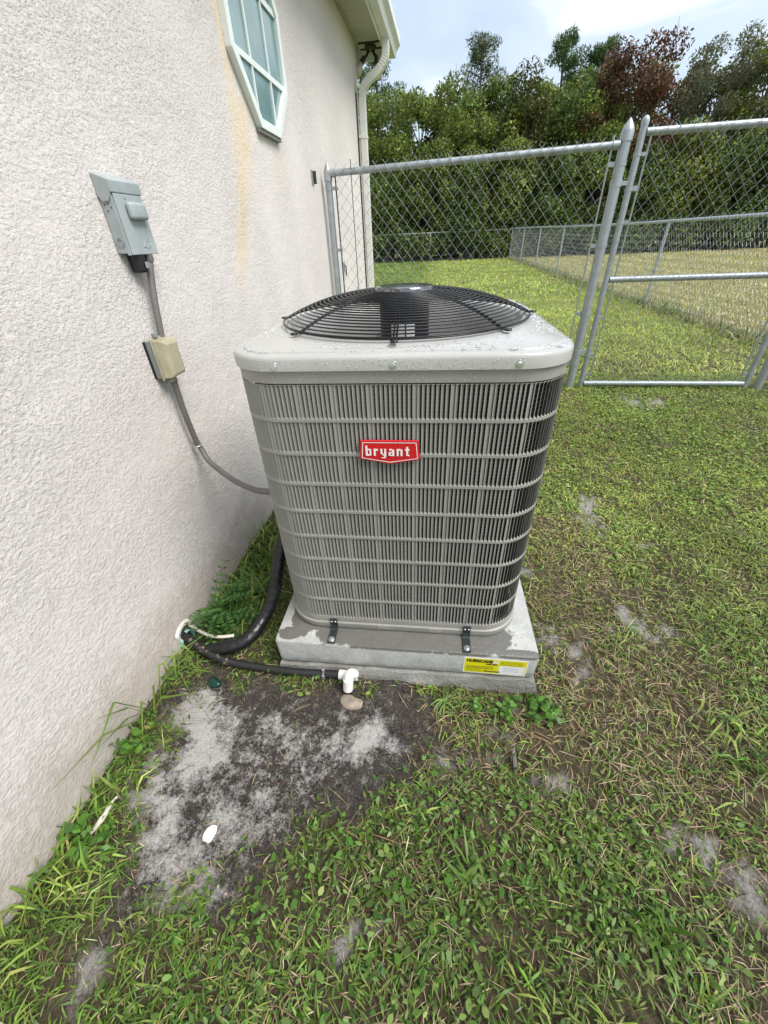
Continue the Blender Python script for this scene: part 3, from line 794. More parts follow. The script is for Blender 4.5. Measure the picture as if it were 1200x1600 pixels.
def slat_local(h, flat):
    """local axes: x tangent, y inwards, z up; pressed louver that closes at both ends"""
    th = 0.0009; out_v = []
    def sec(bt, bn): return [(-.5 * P_, 0.0), (bt, bn), (bt - th * .7, bn + th), (-.5 * P_, th * 1.4)]
    opened = (.14 * P_, .0060) if not flat else (.40 * P_, .0040)
    half = (.30 * P_, .0035) if not flat else (.40 * P_, .003)
    shut = (.49 * P_, .0005)
    for z, pr in ((0.0030, shut), (0.0050, half), (0.0080, opened), (h - 0.0080, opened), (h - 0.0050, half), (h - 0.0030, shut)):
        out_v.append([(a, b, z) for a, b in sec(*pr)])
    mb = MB(); mb.loft(out_v, cap0=True, cap1=True); return mb
slat_me = {}
for flat in (False, True):
    mb = slat_local(ROW, flat); me = bpy.data.meshes.new('slat'); me.from_pydata(mb.v, [], mb.f); me.materials.append(MAT['cabinet']); slat_me[flat] = (me, mb)
rest = MB(); n_ind = 0
for r_ in range(NR):
    zz = Z0 + (NR - 1 - r_) * ROW
    for i in range(NS):
        s = (i + 0.5) * P_
        flat = i % 8 == 4
        p, t, nn = perim(s)
        front = p.y < Y0 + 0.001
        if front and r_ < 5 and n_ind < 300:
            o = bpy.data.objects.new('slat', slat_me[flat][0]); col.objects.link(o); o.parent = pan
            o.location = Vector((p.x, p.y, zz)) - root_loc(pan); n_ind += 1
        else:
            if p.y > 0.30: continue_ok = True
            rest.add([(p.x + t.x * a - nn.x * b, p.y + t.y * a - nn.y * b, zz + c) for a, b, c in slat_me[flat][1].v], slat_me[flat][1].f)
tag(build('louver_slats', rest, 'cabinet', pan), kind='stuff')

# top cap
N_ = 52
def circ(r, z, n=52, cx=0.0, cy=YC):
    # same angular order as rrect(n=12) -> 52 points starting at the front right corner
    ref = rrect(1.0, 1.0, 0.2, 0)
    return [(cx + r * math.cos(q), cy + r * math.sin(q), z) for q in (math.atan2(y - YC, x) for x, y, _ in ref)]
def dense(l, k=3):
    o = []
    for i in range(len(l)):
        a = Vector(l[i]); b = Vector(l[(i + 1) % len(l)])
        for j in range(k): o.append(a.lerp(b, j / k))
    return o
CW, CD = UW + .014, UD + .014
def cl_(o, z): return rrect(CW - 2 * o, CD - 2 * o, RC + .007 - min(o, .06), z)
HR = 0.330
def rdense(o, z, k=8):
    L_ = cl_(o, z); outl = []
    for i in range(len(L_)):
        a = Vector(L_[i]); b = Vector(L_[(i + 1) % len(L_)]); kk = k if (b - a).length > 0.1 else 1
        for j in range(kk): outl.append(a.lerp(b, j / kk))
    return outl
ref = rdense(0, 0)
def rcirc(r, z):
    return [Vector((r * math.cos(q), YC + r * math.sin(q), z)) for q in (math.atan2(p.y - YC, p.x) for p in ref)]
m = MB()
m.loft([rdense(.010, .882), rdense(.0, .880), rdense(.0, .902), rdense(.0012, .9065), rdense(.0045, .9105), rdense(.009, .912), rdense(.025, .9125), rdense(.0265, .9155), rdense(.030, .9165), rdense(.034, .9170), rcirc(HR + .025, .922), rcirc(HR + .012, .9255), rcirc(HR + .004, .926), rcirc(HR, .923), rcirc(HR - .010, .910), rcirc(HR - .022, .890), rcirc(HR - .028, .86), rcirc(HR - .028, .80)])
build('top_cap', m, 'cap', unit, smooth=True, sharp=50)
for xx in (-.265, 0.0, .265):
    mm = MB(); mm.lathe([(0.0, .0035), (.0042, .0035), (.0055, .0022), (.0055, .0), ], (0, 0, 0), 6, lambda x, y, z, xx=xx: (xx + x, Y0 - .0072 - z, .891 + y))
    mm.lathe([(0.0, .0012), (.0085, .0008), (.009, .0)], (0, 0, 0), 16, lambda x, y, z, xx=xx: (xx + x, Y0 - .0072 - z, .891 + y))
    build('screw', mm, 'zinc', unit)

# fan guard: ribs, rings, centre plate
GR = 0.350
def gzr(r):
    q = r / GR
    return 0.934 + 0.064 * (1 - q ** 2.6) if q < 0.97 else 0.934 + 0.064 * (1 - 0.97 ** 2.6) * (1 - (q - .97) / .03)
m = MB()
for k in range(8):
    a = -math.pi / 2 + k * math.pi / 4
    for off in (-.0035, .0035):
        pts = []
        for r in np.linspace(.05, GR, 12):
            pts.append((r * math.cos(a) - off * math.sin(a), YC + r * math.sin(a) + off * math.cos(a), gzr(r) - .0052))
        r = GR + .012
        pts.append(((GR + .003) * math.cos(a) - off * math.sin(a), YC + (GR + .003) * math.sin(a) + off * math.cos(a), .9310))
        pts.append((r * math.cos(a) - off * math.sin(a), YC + r * math.sin(a) + off * math.cos(a), .9300))
        m.tube(pts, .0024, 6)
    c = Vector(((GR + .016) * math.cos(a), YC + (GR + .016) * math.sin(a), .9285))
    m.lathe([(0, .004), (.009, .003), (.009, -.001)], c, 12)
guard = build('fan_guard', m, 'black_wire', unit, smooth=True)
rs = [0.094 + (GR - 0.094) * (j / 21) ** 0.98 for j in range(22)]
for j, r in enumerate(rs):
    pts = [(r * math.cos(q), YC + r * math.sin(q), gzr(r)) for q in (2 * math.pi * i / 72 for i in range(72))]
    build('wire_ring', MB().tube(pts, .0018, 6, closed=True), 'black_wire', guard, smooth=True)
for r, z in ((GR + .001, .928),):
    pts = [(r * math.cos(q), YC + r * math.sin(q), z + .003) for q in (2 * math.pi * i / 72 for i in range(72))]
    build('wire_ring', MB().tube(pts, .0019, 6, closed=True), 'black_wire', guard, smooth=True)
build('centre_plate', MB().lathe([(.0, .985), (.080, .985), (.084, .989), (.084, .998), (.080, 1.004), (.055, 1.0065), (.0, 1.007)], (0, YC, 0), 40), 'mirror_black', guard, smooth=True, sharp=40)
# motor with label, hub and blades
mot = build('fan_motor', MB().lathe([(.0, .79), (.06, .79), (.072, .80), (.072, .955), (.062, .984), (.0, .9845)], (0, YC, 0), 32), 'black_plastic', unit, smooth=True, sharp=40)
lm = MB(); L0 = []
for q0, q1 in ((-2.05, -1.5), (-1.44, -1.1)):
    arcp = [(.0728 * math.cos(q), YC + .0728 * math.sin(q)) for q in np.linspace(q0, q1, 7)]
    lm.loft([[(x, y, .870) for x, y in arcp], [(x, y, .915) for x, y in arcp]], closed_loop=False)
build('motor_label', lm, 'white', mot, smooth=True)
fan = MB()
for k in range(3):
    a0 = k * 2 * math.pi / 3 - 0.75; rows = []
    for r in np.linspace(.06, .290, 8):
        hw = 0.30 + 0.32 * (r / .315)
        rows.append([Vector((r * math.cos(a0 + u * hw), YC + r * math.sin(a0 + u * hw), 0.805 + .045 * u + .012 * (1 - u * u))) for u in np.linspace(-1, 1, 9)])
    fan.loft(rows, closed_loop=False)
build('fan_blade', fan, 'blade', unit, smooth=True)
build('orifice', MB().loft([rcirc(HR - .028, .80), rcirc(HR - .015, .74), rcirc(HR - .015, .735)]), 'inner', unit, smooth=True)

# brand badge
bY = Y0 - .0035
poly = [(-.0835, .7165), (.0575, .7165), (.062, .667), (-.0125, .6535), (-.0875, .667)]
bad = build('badge', MB().prism([(x, bY, z) for x, z in poly], (0, -.006, 0)), 'red', unit, bevel=.001, seg=1)
cx, cz = -.0125, .688
def scl(k, kx=None): return [(cx + (x - cx) * (kx or k), cz + (z - cz) * k) for x, z in poly]
o_, i_ = scl(.86, .93), scl(.80, .905)
m = MB(); yy = bY - .0068
vs = [(x, yy, z) for x, z in o_] + [(x, yy, z) for x, z in i_]
m.add(vs, [(j, (j + 1) % 5, 5 + (j + 1) % 5, 5 + j) for j in range(5)]); build('border', m, 'white', bad)
# lettering b r y a n t, condensed bold, from butted strokes
LT = {'b': [(0, 0, .26, 1.42), (.26, .80, .50, 1.0), (.26, 0, .50, .2), (.50, .06, .74, .94)],
      'r': [(0, 0, .26, 1.0), (.26, .74, .58, .98)],
      'y': [(0, .28, .25, 1.0), (.49, -.20, .74, 1.0), (.25, .08, .49, .30), (.12, -.34, .62, -.20)],
      'a': [(.48, 0, .74, .90), (.08, .80, .48, 1.0), (.26, .42, .48, .58), (0, .06, .26, .54), (.26, 0, .48, .16)],
      'n': [(0, 0, .26, 1.0), (.26, .78, .50, 1.0), (.50, 0, .76, .92)],
      't': [(.16, .06, .42, 1.30), (0, .80, .16, 1.0), (.42, .80, .60, 1.0), (.42, 0, .60, .18)]}
m = MB(); S = .0187; x = -.0715; zb = .6768
for ch in 'bryant':
    wch = max(b[2] for b in LT[ch])
    for (x0, z0, x1, z1) in LT[ch]:
        m.box(x + x0 * S, x + x1 * S, yy - .0010, yy - .0002, zb + z0 * S, zb + z1 * S)
    x += (wch + .32) * S
build('lettering', m, 'white', bad)

# rain drops on the cap
dm_v = []; dm_f = []
def drop(p, nrm, r, flatn=.45):
    nrm = Vector(nrm); t1 = nrm.orthogonal().normalized(); t2 = nrm.cross(t1); o = len(dm_v); n = 6
    ex = random.uniform(.75, 1.35)
    for (rr, hh) in ((1.0, -.0003 / r), (.72, flatn * .72)):
        for j in range(n):
            q = 2 * math.pi * j / n; dm_v.append(Vector(p) + (t1 * math.cos(q) * ex + t2 * math.sin(q) / ex) * rr * r + nrm * hh * r)
    dm_v.append(Vector(p) + nrm * flatn * r)
    for j in range(n):
        k = (j + 1) % n; dm_f.append((o + j, o + k, o + n + k, o + n + j)); dm_f.append((o + n + j, o + n + k, o + 2 * n))
def cap_z(x, y):
    r = math.hypot(x, y - YC)
    e = min(CW / 2 - abs(x), CD / 2 - abs(y - YC))
    if e < .0255: return .9123
    if e < .034: return .9168
    t = max(0, min(1, (r - (HR + .025)) / .1)); return .922 - .005 * t
cnt = 0
while cnt < 2600:
    x = random.uniform(-CW / 2 + .012, CW / 2 - .012); y = random.uniform(YC - CD / 2 + .012, YC + CD / 2 - .012)
    if math.hypot(x, y - YC) < HR + .028: continue
    ax_, ay_ = abs(x) - (CW / 2 - RC), abs(y - YC) - (CD / 2 - RC)
    if ax_ > 0 and ay_ > 0 and math.hypot(ax_, ay_) > RC - .012: continue
    big = random.random()
    wet = x > .12
    r = random.uniform(.0011, .0026) if big < .86 else random.uniform(.003, .006 if not wet else .011)
    drop((x, y, cap_z(x, y) - .0004), (0, 0, 1), r, .42 if r < .003 else .16); cnt += 1
for _ in range(420):
    x = random.uniform(-.30, .37); z = random.uniform(.855, .905) if random.random() < .75 else random.uniform(.78, .86)
    if x > UW / 2 - RC: continue
    if z < .851: continue
    y = Y0 - (.0071 if z > .881 else .0001)
    drop((x, y, z), (0, -1, 0), random.uniform(.0009, .0021), .55)
m = MB(); m.add(dm_v, dm_f)
tag(build('water_droplets', m, 'drop', unit, smooth=True), kind='stuff')

# hold-down straps
for xb in (-.2259, .2259):
    stp = MB(); prof = [(Y0 - .0065, .052), (Y0 - .0065, .020), (Y0 - .010, .0065), (Y0 - .020, .0040), (Y0 - .072, .0040)]
    th = .0022
    L_ = []
    for i, (y, z) in enumerate(prof):
        nrm = (-th, 0) if i < 2 else ((-th * .7, th * .7) if i == 2 else (0, th))
        L_.append([(xb - .0125, y, z), (xb + .0125, y, z), (xb + .0125, y + nrm[0], z + nrm[1]), (xb - .0125, y + nrm[0], z + nrm[1])])
    stp.loft(L_, cap0=True, cap1=True)
    so = build('tie_down_strap', stp, 'strap', unit)
    for dx in (-.006, .006):
        build('screw', MB().lathe([(0, .0035), (.0035, .003), (.0042, 0)], (0, 0, 0), 8, lambda x, y, z, dx=dx, xb=xb: (xb + dx + x, Y0 - .0088 - z, .040 + y)), 'zinc', so, smooth=True)
    build('bolt', MB().lathe([(.0, .0085), (.0055, .0085), (.0062, .007), (.0062, .0025), (.0105, .0024), (.0105, .0)], (xb, Y0 - .058, .0063), 12), 'zinc', so)
    for yy2 in (.026, .040):
        build('strap_slot_shade', MB().box(xb - .003, xb + .003, Y0 - yy2 - .004, Y0 - yy2 + .004, .0063, .0066), 'ink', so)  # black tabs on the strap, coloured as the shade in open slots

# ------------------------------------------------------------------ pad and the old slab below it
PX0, PX1, PY0, PY1 = -.427, .457, -.470, .470
pm = MB()
def prect(x0, x1, y0, y1, r, z): return rrect(x1 - x0, y1 - y0, r, z, 6, (x0 + x1) / 2, (y0 + y1) / 2)
pm.loft([prect(PX0 + .006, PX1 - .006, PY0 + .006, PY1 - .006, .018, -.108), prect(PX0 + .001, PX1 - .001, PY0 + .001, PY1 - .001, .018, -.104), prect(PX0, PX1, PY0, PY1, .018, -.010), prect(PX0 + .003, PX1 - .003, PY0 + .003, PY1 - .003, .018, -.003), prect(PX0 + .010, PX1 - .010, PY0 + .010, PY1 - .010, .018, 0.0)], cap0=True, cap1=True)
pad = build('equipment_pad', pm, 'pad', None, loc=(.015, 0, -.108), smooth=True, sharp=30)
tag(pad, 'light grey concrete equipment pad with damp stains and yellow sticker', 'concrete pad')
# sticker on the front face
sm = MB(); q = [(.2195, -.0145), (.4245, -.0225), (.4250, -.1005), (.2180, -.0965)]
sy = PY0 - .0006
TLx, TLz = .2190, -.0150; SW, SH = .205, .082
def stp_(u, v, off=0.0):
    """sticker coordinates: u right 0..1, v down 0..1"""
    return (TLx + u * SW - .002 * v, sy - off, TLz - v * SH - .004 * u)
stk = build('sticker', MB().add([stp_(0, 0), stp_(1, 0), stp_(1, 1), stp_(0, 1), (stp_(0, 0)[0], PY0 + .0002, stp_(0, 0)[2]), (stp_(1, 0)[0], PY0 + .0002, stp_(1, 0)[2]), (stp_(1, 1)[0], PY0 + .0002, stp_(1, 1)[2]), (stp_(0, 1)[0], PY0 + .0002, stp_(0, 1)[2])], [(0, 1, 2, 3), (0, 4, 5, 1), (1, 5, 6, 2), (2, 6, 7, 3), (3, 7, 4, 0)]), 'white', pad)
tag(stk, label='yellow storm rating sticker with black heading')
def spanel(name, u0, u1, v0, v1, off, mat):
    return build(name, MB().add([stp_(u0, v0, off), stp_(u1, v0, off), stp_(u1, v1, off), stp_(u0, v1, off)], [(0, 1, 2, 3)]), mat, stk)
spanel('yellow_field', .018, .982, .045, .955, .0004, 'yellow')
spanel('white_field', .565, .962, .40, .93, .0008, 'white')
def stext(body, u, v, size, xs, mat, bold=0.0, shear=0.0):
    vs, fs = text_mesh(body, size, xs, bold, shear)
    build('lettering', MB().add([(stp_(u, v)[0] + a, sy - .0012, stp_(u, v)[2] + b - .02 * a) for a, b in vs], fs), mat, stk)
stext('HURRICANE', .045, .27, .0205, .74, 'ink', .0010)
stext('pad', .452, .27, .021, .62, 'white', .0010)
stext('+150 MPH', .345, .40, .0095, .95, 'ink', .0006)
stext('DiversiTech', .34, .86, .0105, 1.0, 'ink', .0005, .15)
def lines(u0, u1, v0, v1, n, mat):
    mm = MB()
    for i in range(n):
        v = v0 + (v1 - v0) * i / (n - 1); u = u0; 
        while u < u1 - .03:
            wl = random.uniform(.02, .06); e_ = min(u + wl, u1)
            mm.add([stp_(u, v, .0012), stp_(e_, v, .0012), stp_(e_, v + .028, .0012), stp_(u, v + .028, .0012)], [(0, 1, 2, 3)]); u = e_ + .012
    tag(build('fine_print', mm, mat, stk), kind='stuff')
lines(.05, .50, .50, .66, 4, 'ink_yellow'); lines(.05, .32, .72, .86, 3, 'ink_yellow'); lines(.575, .95, .12, .33, 4, 'ink_yellow'); lines(.64, .88, .52, .72, 3, 'ink_grey')

# old slab: rough edge
sl = MB(); loops = []
nseg = 40
def slab_loop(z, grow):
    L_ = []
    for (ax, ay, bx_, by) in ((-.43, -.485, .462, -.485), (.462, -.485, .462, .48), (.462, .48, -.43, .48), (-.43, .48, -.43, -.485)):
        for i in range(24):
            t = i / 24; x = ax + (bx_ - ax) * t; y = ay + (by - ay) * t
            k = grow + random.uniform(-.006, .006); L_.append((.015 + (x - .015) * (1 + k), y * (1 + k), z + random.uniform(-.004, .004) * (1 if z > -.2 else 0)))
    return L_
sl.loft([slab_loop(-.30, .01), slab_loop(-.16, .008), slab_loop(-.135, .0), slab_loop(-.115, -.014), [(.015 + (x - .015) * .5, y * .5, -.1095) for x, y, z in slab_loop(-.12, 0)]], cap0=True, cap1=True)
tag(build('concrete_slab', sl, 'old_concrete', None, loc=(.015, 0, -.3)), 'rough old mossy concrete slab under the newer pad', 'concrete slab')

# ------------------------------------------------------------------ refrigerant lines, drain
hole = thing('wall_sleeve', 'mint green pipe sleeve in a broken hole in the stucco', 'pipe sleeve', H(0, -.42, -.14))
hc = H(0, -.42, -.10)
m = MB(); oring = []
for rr, dd in ((.058, .0015), (.050, .010), (.040, .009), (.038, -.02)):
    oring.append([hc + WN * dd + WD * math.cos(q) * rr * (1 + .14 * math.sin(3 * q + 1) + random.uniform(-.06, .06)) * .9 + Vector((0, 0, 1)) * math.sin(q) * rr * (1.15 + .1 * math.cos(2 * q)) for q in (2 * math.pi * j / 26 for j in range(26))])
m.loft(oring, cap1=True); build('patched_mortar', m, 'stucco', hole)
build('hole_shade_disc', MB().prism([hc + WN * .0045 + WD * math.cos(q) * .034 + Vector((0, 0, 1)) * (math.sin(q) * .042 + .004) for q in (2 * math.pi * j / 18 for j in range(18))], WN * .003), simple('rusty_hole_shade', (0.055, 0.028, 0.018), 0.9, 0, .4, 60), hole)  # flat disc on the wall; shade inside the hole is put into its colour
m = MB(); m.loft([[hc + WN * d_ + WD * (math.cos(q) * r_ - .012) + Vector((0, 0, 1)) * (math.sin(q) * r_ - .012) for q in (2 * math.pi * j / 20 for j in range(20))] for d_, r_ in ((-.02, .036), (.020, .036), (.020, .032), (-.02, .032))])
build('sleeve', m, 'mint', hole, smooth=True, sharp=40)
tp = [H(-.02, -.418, -.108), H(.03, -.442, -.112), (H(.10, -.468, -.108)), H(.185, -.468, -.092), H(.262, -.432, -.080), H(.305, -.345, -.045), H(.335, -.285, .03), H(.352, -.245, .115), H(.368, -.19, .20), H(.395, -.12, .26), H(.44, -.06, .28)]
tpp = catmull(tp, 10); rr = [.0245 + .0010 * math.sin(i * 1.9) + random.uniform(-.001, .001) for i in range(len(tpp))]
tag(build('insulated_pipe', MB().tube(tpp, rr, 16), 'tape', None, loc=tp[1], smooth=True), 'thick black taped refrigerant line curving from wall hole to condenser', 'pipe')
wp = [H(.01, -.395, -.075), H(.06, -.415, -.078), H(.12, -.434, -.076), H(.17, -.438, -.070), H(.215, -.432, -.064)]
tag(build('control_wire', MB().tube(catmull(wp, 8), .0062, 8), 'wire_white', None, loc=wp[0], smooth=True), 'cream control wire lying on the black taped line', 'wire')
GZ = -.150
dp = [H(.0, -.435, -.085), H(.06, -.462, -.078), H(.13, -.492, -.095), H(.22, -.508, -.112), H(.34, -.512, -.122), Vector((-.36, -.502, -.124)), Vector((-.26, -.500, -.124)), Vector((-.195, -.500, -.122))]
dr = thing('drain_hose', 'black drain hose with white elbow along the front of the pad', 'hose', (-.2, -.5, -.15))
build('hose', MB().tube(catmull(dp, 8), .0135, 12), 'drain', dr, smooth=True)
cp = Vector((-.258, -.500, -.124))
m = MB(); m.tube([cp + Vector((0, math.cos(q) * .0152, math.sin(q) * .0152)) for q in (2 * math.pi * j / 20 for j in range(20))], .0025, 6, closed=True)
m.box(cp.x - .0055, cp.x + .0055, cp.y - .0165, cp.y - .0135, cp.z - .008, cp.z + .010)
clp = build('hose_clamp', m, 'zinc', dr); 
build('clamp_screw', MB().tube([cp + Vector((0, -.004, .016)), cp + Vector((0, -.004, .029))], .0045, 10), 'zinc', clp, smooth=True, sharp=40)
ex = -.160
elb = build('pvc_elbow', MB().tube([(-.204, -.500, -.122), (-.180, -.500, -.122)], .0165, 18).tube(catmull([(-.185, -.500, -.122), (ex - .002, -.502, -.120), (ex + .010, -.506, -.108), (ex + .012, -.512, -.092), (ex + .004, -.520, -.078), (ex, -.531, -.078), (ex - .002, -.540, -.090)], 6), .0158, 16), 'pvc', dr, smooth=True, sharp=60)
build('pvc_stub', MB().tube([(ex - .0015, -.538, -.084), (ex - .005, -.546, -.128)], .0172, 18), 'pvc', dr, smooth=True, sharp=60)
build('pvc_socket_rim', MB().tube([(ex + .004, -.500, -.122), (ex + .020, -.498, -.122)], .0175, 18), 'pvc', dr, smooth=True, sharp=60)

# ------------------------------------------------------------------ chain link
def chain_mesh(name, u0, u1, z0, z1, P, parent, mat='galv_wire', dw=.073, dh=.086, r=.0015, barb=True, sides=4, zfun=None):
    """P(u, off, z) -> world point. woven zig-zag wires between u0..u1 with loose twisted ends above z1"""
    mb = MB(); n = int((u1 - u0) / (dw / 2)); rows = int((z1 - z0) / (dh / 2))
    for i in range(n):
        ul = u0 + i * dw / 2; pts = []
        for k in range(rows + 1):
            right = (k + i) % 2
            pts.append(P(ul + (dw * .515 if right else -dw * .015), .0024 * (1 if right else -1), z1 - k * dh / 2))
        if barb:
            right = i % 2; sg = -1 if right else 1
            a = P(ul + (dw / 2 if right else 0) + sg * dw * .27, 0.0, z1 + dh * .28)
            pts = [a] + pts
        mb.tube(pts, r, sides, caps=False)
    o = build(name, mb, mat, parent); tag(o, kind='stuff'); return o

FL = 2.300           # the fence stands square to the house, this far along the wall
def F(lx, off, z): return H(lx, FL + off, z)
def post(mb, x, z0, z1, r, n=16): return mb.tube([F(x, 0, z0), F(x, 0, z1)], r, n)
def cap_pt(x, z, r):
    b = F(x, 0, z); m = MB(); m.lathe([(r * 1.12, -.045), (r * 1.14, 0.0), (r * .95, .02), (r * .45, .048), (r * .12, .064), (0, .066)], b, 16); return m
def band_clamp(x, z, r, h=.022, lug=1):
    m = MB(); b = F(x, 0, z); m.lathe([(r + .0001, -h / 2), (r + .003, -h / 2), (r + .003, h / 2), (r + .0001, h / 2)], b, 16)
    m.box(x + lug * (r + .002), x + lug * (r + .040), -.009, .009, z - h / 2 + .001, z + h / 2 - .001, tf=lambda a, o, c: F(a, o, c)); return m

fence = thing('chain_link_fence', 'tall galvanised chain link fence panel between house and gate post', 'fence', F(0.7, 0, 0))
XL, XR, RZ = .052, 2.008, 1.535
build('post', post(MB(), XL, -.10, 1.50, .024), 'galv', fence, smooth=True, sharp=60)
build('post_cap', cap_pt(XL, 1.515, .026), 'galv', fence, smooth=True, sharp=30)
build('post', post(MB(), XR, -.10, 1.60, .033), 'galv', fence, smooth=True, sharp=60)
build('post_cap', cap_pt(XR, 1.612, .034), 'galv', fence, smooth=True, sharp=30)
build('top_rail', MB().tube([F(XL, -.004, RZ - .022), F(XR - .035, -.004, RZ + .018)], .0205, 14), 'galv', fence, smooth=True, sharp=60)
build('rail_end', MB().tube([F(XL - .004, -.004, RZ - .022), F(XL + .055, -.004, RZ - .021)], .0245, 14), 'galv', fence, smooth=True, sharp=40)
build('rail_end', MB().tube([F(XR - .075, -.004, RZ + .017), F(XR - .034, -.004, RZ + .018)], .0245, 14), 'galv', fence, smooth=True, sharp=40)
for z in (1.43, 1.06, .70, .34): build('brace_band', band_clamp(XL, z, .024, .022, 1), 'galv', fence)
for z in (1.46, 1.02, .58, .20): build('brace_band', band_clamp(XR, z, .033, .026, -1), 'galv', fence)
def bar(x, z0, z1): return MB().box(x - .003, x + .003, -.009, .009, z0, z1, tf=lambda a, o, c: F(a, o, c))
build('tension_bar', bar(XL + .052, .03, 1.50), 'strap', fence)
build('tension_bar', MB().box(XR - .078, XR - .072, -.009, .009, .03, 1.60, tf=lambda a, o, c: F(a, o, c)), 'galv', fence)
chain_mesh('chain_link_mesh', XL + .055, XR - .075, .02, 1.55, lambda u, o, z: F(u, -.028 + o, z + .038 * (u - 1.0) / 2), fence)
for u in np.arange(.28, 1.95, .21):
    c_ = F(u, -.004, RZ - .022 + .040 * (u - XL) / (XR - .035 - XL))
    build('tie_wire', MB().tube([c_ + (WD * math.cos(q) + Vector((0, 0, 1)) * math.sin(q)) * .0228 + WN * .004 * math.sin(q) for q in (2 * math.pi * j / 12 for j in range(12))], .0019, 5, closed=True), 'zinc', fence)
build('fence_stay_wire', MB().tube([F(.225, -.02, 1.58), F(.225, -.02, .02)], .0028, 6), 'strap', fence)

gate = thing('fence_gate', 'tall galvanised chain link gate with a middle rail', 'gate', F(2.7, 0, 0))
GL, GRX, GT, GB, GM = 2.098, 3.36, 1.605, .045, .806
gp_ = [('gate_stile', [F(GL, 0, GB - .03), F(GL, 0, 1.655)]), ('gate_rail', [F(GL + .02, 0, GT), F(GRX - .02, 0, GT)]), ('gate_rail', [F(GL + .02, 0, GB), F(GRX - .02, 0, GB)]), ('gate_rail', [F(GL + .02, 0, GM), F(GRX - .02, 0, GM)]), ('gate_stile', [F(GRX, 0, GB - .03), F(GRX, 0, 1.655)])]
for nm, p in gp_: build(nm, MB().tube(p, .0205, 14), 'galv', gate, smooth=True, sharp=60)
for x in (GL, GRX):
    build('stile_cap', MB().lathe([(.022, -.02), (.023, 0), (.021, .012), (.012, .024), (0, .028)], F(x, 0, 1.655), 14), 'galv', gate, smooth=True, sharp=40)
for x, lg in ((GL, 1), (GRX, -1)):
    build('tension_bar', MB().box(x + lg * .055 - .003, x + lg * .055 + .003, -.009, .009, GB, GT + .03, tf=lambda a, o, c: F(a, o, c)), 'galv', gate)
    for z in (1.50, 1.15, .55, .12): build('brace_band', band_clamp(x, z, .0205, .02, lg), 'galv', gate)
chain_mesh('chain_link_mesh', GL + .06, GRX - .055, GB - .01, GT + .01, lambda u, o, z: F(u, -.026 + o, z), gate)
for u in np.arange(2.30, 3.30, .26):
    build('tie_wire', MB().tube([F(u, 0, GT_) + (WD * math.cos(q) + Vector((0, 0, 1)) * math.sin(q)) * .0228 + WN * .004 * math.sin(q) for q in (2 * math.pi * j / 12 for j in range(12)) for GT_ in (1.605,)], .0019, 5, closed=True), 'zinc', gate)
for z in (1.36, .30):
    m = MB(); m.box(XR + .03, GL - .012, -.012, .012, z - .012, z + .012, tf=lambda a, o, c: F(a, o, c))
    hg = build('gate_hinge', m, 'galv', gate)
    build('hinge_collar', band_clamp(GL, z - .03, .0205, .03, 1), 'galv', hg)
    build('hinge_collar', MB().lathe([(.0332, -.018), (.0365, -.018), (.0365, .018), (.0332, .018)], F(XR, 0, z), 16), 'galv', hg)
hp_ = thing('gate_latch_post', 'galvanised post just beyond the far stile of the gate', 'fence post', F(3.46, 0, 0))
build('post', post(MB(), 3.455, -.1, 1.62, .030), 'galv', hp_, smooth=True, sharp=60)
build('post_cap', cap_pt(3.455, 1.63, .032), 'galv', hp_, smooth=True, sharp=30)

# low boundary fence running away along the lawn, and the stretch in front of the trees
FX = 3.70
low = thing('boundary_fence', 'low chain link boundary fence running away along the lawn', 'fence', (FX, 12, 0))
ys_ = [3.65, 6.7, 9.7, 12.7, 15.7, 18.7, 21.7]
def lz(y): return float(gz(FX, y))
for y in ys_:
    zt = lz(y) + 1.165
    ln_ = .012
    build('post', MB().tube([(FX, y, lz(y) - .1), (FX, y, zt)], .024, 10), 'galv', low, smooth=True, sharp=60)
build('top_rail', MB().tube([(FX, y, lz(y) + 1.18) for y in np.linspace(2.6, 21.7, 20)], .0205, 10), 'galv', low, smooth=True, sharp=60)
chain_mesh('chain_link_mesh', 2.6, 21.7, 0.02, 1.20, lambda u, o, z: Vector((FX - .026 + o, u, z + lz(u))), low, dw=.073, dh=.088, r=.0011, sides=3)
back = thing('back_fence', 'faint low chain link fence half hidden under the dark trees', 'fence', (-1, 21.75, .13))
for x in (-6.0, -3.05, -.10, 2.0): build('post', MB().tube([(x, 21.75, .0), (x, 21.75, 1.28)], .024, 10), 'galv_wire', back, smooth=True)
build('top_rail', MB().tube([(-8, 21.75, 1.30), (FX, 21.75, 1.30)], .018, 8), 'galv_wire', back, smooth=True)
chain_mesh('chain_link_mesh', -8, FX, 0.02, 1.18, lambda u, o, z: Vector((u, 21.73 + o, z + .13)), back, dw=.146, dh=.172, r=.0022, sides=3, barb=False)

# ------------------------------------------------------------------ trees
def leaves_for(centres, radii, n, size, cols, w=None, flat=.5, jit=.2, droop=0.0):
    """leaves in uneven clumps: centres (k,3), radii (k,)"""
    k = len(centres); p = radii ** 2; p = p / p.sum(); i = rng.choice(k, n, p=p)
    d = rng.normal(size=(n, 3)); d /= np.linalg.norm(d, axis=1, keepdims=True)
    rr = radii[i] * rng.uniform(.25, 1.08, n) ** .5
    d2 = d.copy(); d2[:, 2] *= .8
    c = centres[i] + d2 * rr[:, None]
    nrm = d * .8 + rng.normal(size=(n, 3)) * .6 + np.array([0, 0, .5]); ax = rng.normal(size=(n, 3)); ax[:, 2] -= droop
    ln = size * rng.uniform(.6, 1.4, n)
    tone = 1 + (rng.normal(0, .17, k))[i][:, None]
    colr = np.clip(pick(cols, n, jit, w) * tone, .004, .8)
    return c, ax, nrm, ln, ln * flat * rng.uniform(.7, 1.2, n), colr

